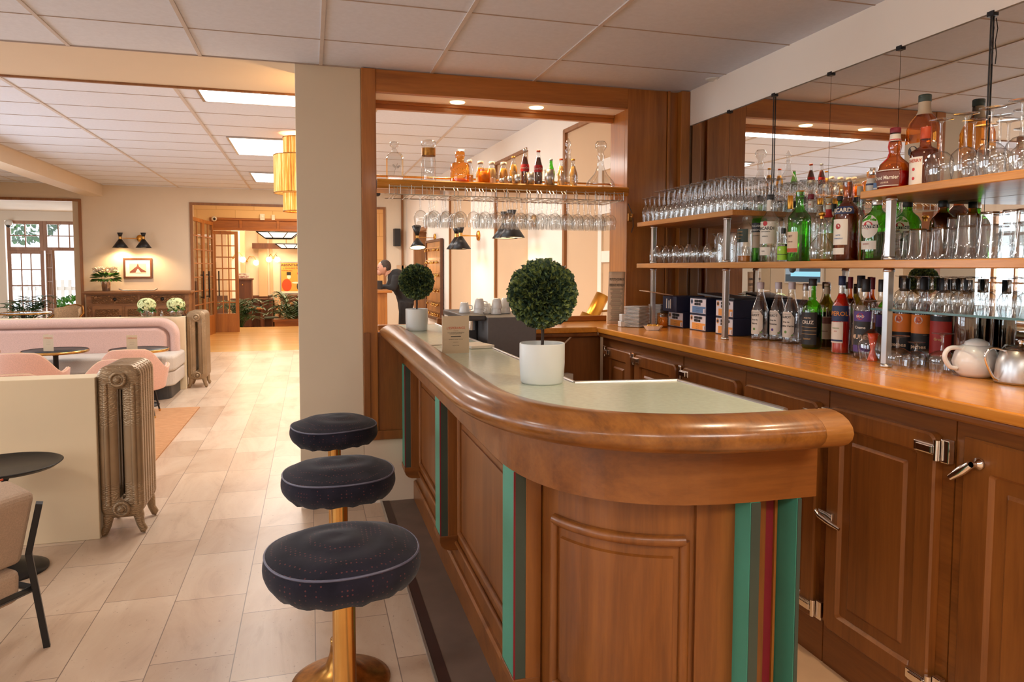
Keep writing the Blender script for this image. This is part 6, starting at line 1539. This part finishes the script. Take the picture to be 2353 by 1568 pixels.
# teapots
tp = at(2232, 868, 'Z', 1.081)
tw_ = thing('teapot', 'white porcelain teapot with steel rim at the right end of the worktop', 'teapot', (tp.x+.04, tp.y+.02, 1.081), R(-14)); tw_.scale = (1.36, 1.36, 1.25)
MB().lathe([(1e-4, 0), (.034, 0), (.046, .012), (.054, .040), (.048, .066), (.036, .084), (.030, .088), (1e-4, .088)], n=40).build('body', 'white', tw_)
MB().lathe([(.028, .088), (.026, .096), (.012, .104), (1e-4, .106)], n=28).build('lid', 'white', tw_)
MB().tube(smooth([(-.036, 0, .080), (-.070, 0, .078), (-.082, 0, .055), (-.068, 0, .028), (-.050, 0, .022)]), .006, 10).build('handle', 'white', tw_)
MB().tube([(.045, 0, .045), (.068, 0, .062), (.082, 0, .085)], [.013, .010, .008], 12).build('spout', 'white', tw_)
MB().tube([(.0, .035, .084), (.03, .052, .06), (.04, .062, .01)], .002, 6).build('tea_tag_wire', 'chrome', tw_)
tp = at(2328, 884, 'Z', 1.081)
ts_ = thing('steel_teapot', 'brushed steel teapot cut by the right edge of the view', 'teapot', (tp.x+.05, tp.y+.02, 1.081), R(-14)); ts_.scale = (1.3, 1.3, 1.2)
MB().lathe([(1e-4, 0), (.054, 0), (.056, .006), (.050, .060), (.040, .088), (.036, .092)], n=44).build('body', 'steels', ts_)
MB().lathe([(.038, .092), (.030, .100), (.008, .104), (.004, .108), (.008, .114), (.006, .119), (1e-4, .120)], n=32).build('lid', 'chrome', ts_)
MB().tube(smooth([(-.036, 0, .088), (-.075, 0, .095), (-.09, 0, .07), (-.07, 0, .02), (-.054, 0, .008)]), .0032, 8).build('handle', 'chrome', ts_)
MB().tube([(.046, 0, .05), (.07, 0, .07), (.084, 0, .10)], [.012, .009, .007], 12).build('spout', 'steels', ts_)

# ================================================================ SHELF ACROSS THE OPENING
osf = thing('bottle_shelf', 'moulded oak shelf across the opening carrying decanters and soft drinks', 'shelf', (0, 0, 0))
n_ = [(.396, 0)]
pr = [(4.372, 1.985), (4.366, 1.978), (4.374, 1.968), (4.368, 1.960), (4.374, 1.952), (4.370, 1.944), (4.380, 1.930), (4.392, 1.928), (4.66, 1.928), (4.66, 1.985)]
m_ = MB(); n = len(pr); m_.add([(.394, y, z) for y, z in pr]+[(2.028, y, z) for y, z in pr], [tuple(range(n)), tuple(range(n, 2*n))[::-1]]+[(i, n+i, n+(i+1) % n, (i+1) % n) for i in range(n)])
m_.build('shelf_board', 'shelfx', osf)
MB().tube([(.396, 4.645, 2.035), (2.028, 4.645, 2.035)], .007, 10).build('brass_rail', 'brass', osf)
MB().sphere((.40, 4.645, 2.035), .014, 10).build('rail_end', 'brass', osf); MB().sphere((2.024, 4.645, 2.035), .014, 10).build('rail_end', 'brass', osf)
ZO, YO = 1.9855, 4.46
def OB(px, ytop, w_, Y=YO):
    x = at(px, 400, 'Y', Y).x; s_ = mpp(x, Y); return x, Y, ZO, at(px, ytop, 'Y', Y).z-ZO, w_*s_/2
FC = R(-110)
def ob_(label, px, ytop, w_, Y=YO, **k): x, y, z, h, r = OB(px, ytop, w_, Y); return bottle(label, x, y, z, h, r, face=FC, n=24, **k)
# decanters
def decanter(label, px, ytop, w_, body, stop, mat='glass2', sq=False, extra=None):
    x, y, z, h, r = OB(px, ytop, w_)
    t = thing('decanter', label, 'decanter', (x, y, z))
    MB().lathe([(a*r if a else 1e-4, b_*h) for a, b_ in body], n=4 if sq else 36, sm=not sq, flute=0 if sq else .012, fn=18, mt=Matrix.Rotation(R(45), 4, 'Z') if sq else None).build('body', mat, t, .004 if sq else 0)
    MB().lathe([(a*r if a else 1e-4, b_*h) for a, b_ in stop], n=24, flute=.02, fn=12).build('stopper', mat, t)
    return t, h, r
t, h, r = decanter('square clear decanter with a leaf engraving and faceted stopper, leftmost on the opening shelf', 907, 327, 50, [(0, 0), (1, 0), (1, .60), (.86, .68), (.34, .74), (.30, .86)], [(.14, .82), (.2, .86), (.42, .90), (.42, .98), (.36, 1), (0, 1)], sq=True)
MB().tube([(-.01, -r*.72, .03), (0, -r*.72, .07), (.012, -r*.72, .10)], .0012, 4).leaf(Vector((0, -r*.72, .07)), Vector((-.6, 0, .8)), Vector((0, 1, 0)), .03, .012).leaf(Vector((.004, -r*.72, .07)), Vector((.8, 0, .6)), Vector((0, 1, 0)), .03, .012).build('engraving', 'steel', t)
t, h, r = decanter('clear ribbed jar with a bronze band and glass lid on the opening shelf', 985, 322, 34, [(0, 0), (.95, 0), (1, .05), (1, .45), (.9, .56), (.9, .84)], [(.9, .86), (1, .90), (.96, .96), (.6, .98), (.5, 1), (0, 1)])
MB().lathe([(r*.93, h*.62), (r*.93, h*.80)], n=32).build('band', 'oldbrass', t)
t, h, r = decanter('amber bottle with gold crest and round stopper on the opening shelf', 1057, 349, 44, [(0, 0), (.97, 0), (1, .03), (1, .55), (.9, .62), (.45, .66), (.42, .80)], [(.44, .80), (.5, .84), (.5, .97), (.42, 1), (0, 1)], 'amberg')
MB().lathe([(1e-4, .006), (r*.93, .006), (r*.93, h*.10), (1e-4, h*.10)], n=30).build('liquid', 'Lamber', t)
cr_ = MB()
for k in range(20): a = R(-110)+.5*math.cos(2*PI*k/20)*(1+.3*(k % 2)); cr_.sphere(((r+.001)*math.cos(a), (r+.001)*math.sin(a), h*.34+.016*math.sin(2*PI*k/20)*(1+.3*(k % 2))), .0035, 6)
cr_.build('crest', 'gold', t)
decanter('onion-shaped cut-glass decanter with pointed stopper on the opening shelf', 1305, 318, 46, [(0, 0), (.75, 0), (1, .10), (.98, .25), (.70, .42), (.30, .55), (.22, .70), (.34, .78)], [(.2, .76), (.12, .80), (.30, .86), (.22, .93), (.04, 1), (0, 1)])
decanter('wide-based fluted glass decanter with ball stopper, rightmost on the opening shelf', 1380, 325, 66, [(0, 0), (.85, 0), (1, .06), (.90, .14), (.45, .30), (.25, .45), (.20, .60), (.28, .70)], [(.18, .70), (.20, .78), (.38, .86), (.40, .94), (.28, 1), (0, 1)])
WC = ('paper', .90, 1, .66)
ob_('small clear lemonade bottle half behind the amber crest bottle', 1079, 368, 18, 4.54, prof='juice', liq='Lpale', lev=.4, cap=WC)
for k, (px, yt, lq, lab) in enumerate(((1104, 371, 'Loj', 'orange juice bottle with white cap behind the orange candle, leftmost juice'), (1130, 372, 'Lpale', 'yellow juice bottle with white cap, second juice from the left'), (1157, 373, 'Loj', 'orange juice bottle with white cap, third juice from the left'))):
    ob_(lab, px, yt, 21, 4.52, prof='juice', liq=lq, lev=.72, cap=WC, labels=[(.08, .30, 80, 'paper', [])])
x, y, z, h, r = OB(1112, 388, 28, 4.42)
t = thing('candle_jar', 'orange candle jar with gold crest on the opening shelf', 'candle', (x, y, z)); MB().lathe([(1e-4, 0), (r, 0), (r, h)], n=28).build('jar', 'amberg', t); MB().lathe([(1e-4, .004), (r*.94, .004), (r*.94, h*.8), (1e-4, h*.8)], n=24).build('wax', 'Loj', t)
ob_('yellow soft drink bottle left of the two colas', 1180, 360, 20, 4.50, prof='cola', liq='Lgold_', lev=.72, cap=('gold', .95, 1, .46))
CK = [(.38, .58, 100, 'red', [('Coca-Cola', .016, .48, 'paper')])]
ob_('cola bottle with red label, left of two on the opening shelf', 1206, 343, 20, 4.47, prof='cola', liq='Lcola', lev=.80, cap=('steel', .955, 1, .46), labels=CK)
ob_('cola bottle with red label, right of two on the opening shelf', 1237, 346, 20, 4.47, prof='cola', liq='Lcola', lev=.80, cap=('rust', .955, 1, .46), labels=CK)
ob_('small green water bottle behind the steel measures', 1266, 366, 18, 4.52, prof='cola', glass='green', liq='Lgreenl', lev=.5, cap=('steel', .955, 1, .46))
ob_('orange soda bottle behind the onion-shaped decanter, left', 1289, 365, 19, 4.57, prof='cola', liq='Loj', lev=.75, cap=('rust', .955, 1, .46))
ob_('yellow soda bottle behind the onion-shaped decanter, right', 1317, 366, 19, 4.57, prof='cola', liq='Lgold_', lev=.75, cap=('gold', .955, 1, .46))
for px, yt, w_, lab in ((1153, 411, 11, 'smallest steel measure cup, leftmost on the opening shelf'), (1171, 406, 11, 'small steel measure cup, second from the left'), (1189, 402, 14, 'steel measure cup in front of the yellow soda'), (1219, 397, 17, 'steel measure cup between the two colas'), (1262, 390, 21, 'largest steel measure cup with a handle, right of the colas')):
    x, y, z, h, r = OB(px, yt, w_, 4.40); t = thing('measure_cup', lab, 'measure', (x, y, z))
    MB().lathe([(1e-4, 0), (r, 0), (r, h), (r*.95, h), (r*.93, .003)], n=24).build('cup', 'steels', t)
    MB().tube([(-r, 0, h*.95), (-r*1.6, 0, h*.95), (-r*1.6, 0, h*.35), (-r, 0, h*.35)], .0015, 6).build('handle', 'brass', t)
# soffit spots above the opening shelf
for px, py, w_ in ((1057, 221, 'left'), (1241, 237, 'right')):
    p = at(px, py, 'Z', 2.503); yy = 4.51; x = at(px, py, 'Y', yy).x
    struct_ = None
for k, x in enumerate((.915, 1.44)):
    tag(MB().lathe([(.048, 2.503), (.046, 2.498), (.034, 2.497)], n=28, c=(x, 4.535, 0)).lathe([(1e-4, 2.4985), (.034, 2.497)], n=24, c=(x, 4.535, 0)).build('soffit_spotlight', 'bulbw'), 'small round spotlight lit in the soffit over the bottles, %s of two' % ('left', 'right')[k], 'ceiling light')
    spot('soffit_bulb', (x, 4.535, 2.49), 48, (1, .68, .36), 130, .8)
struct('trim_29', MB().box((.392, 4.445, 2.503), (2.03, 4.64, 2.515)), 'pilw')
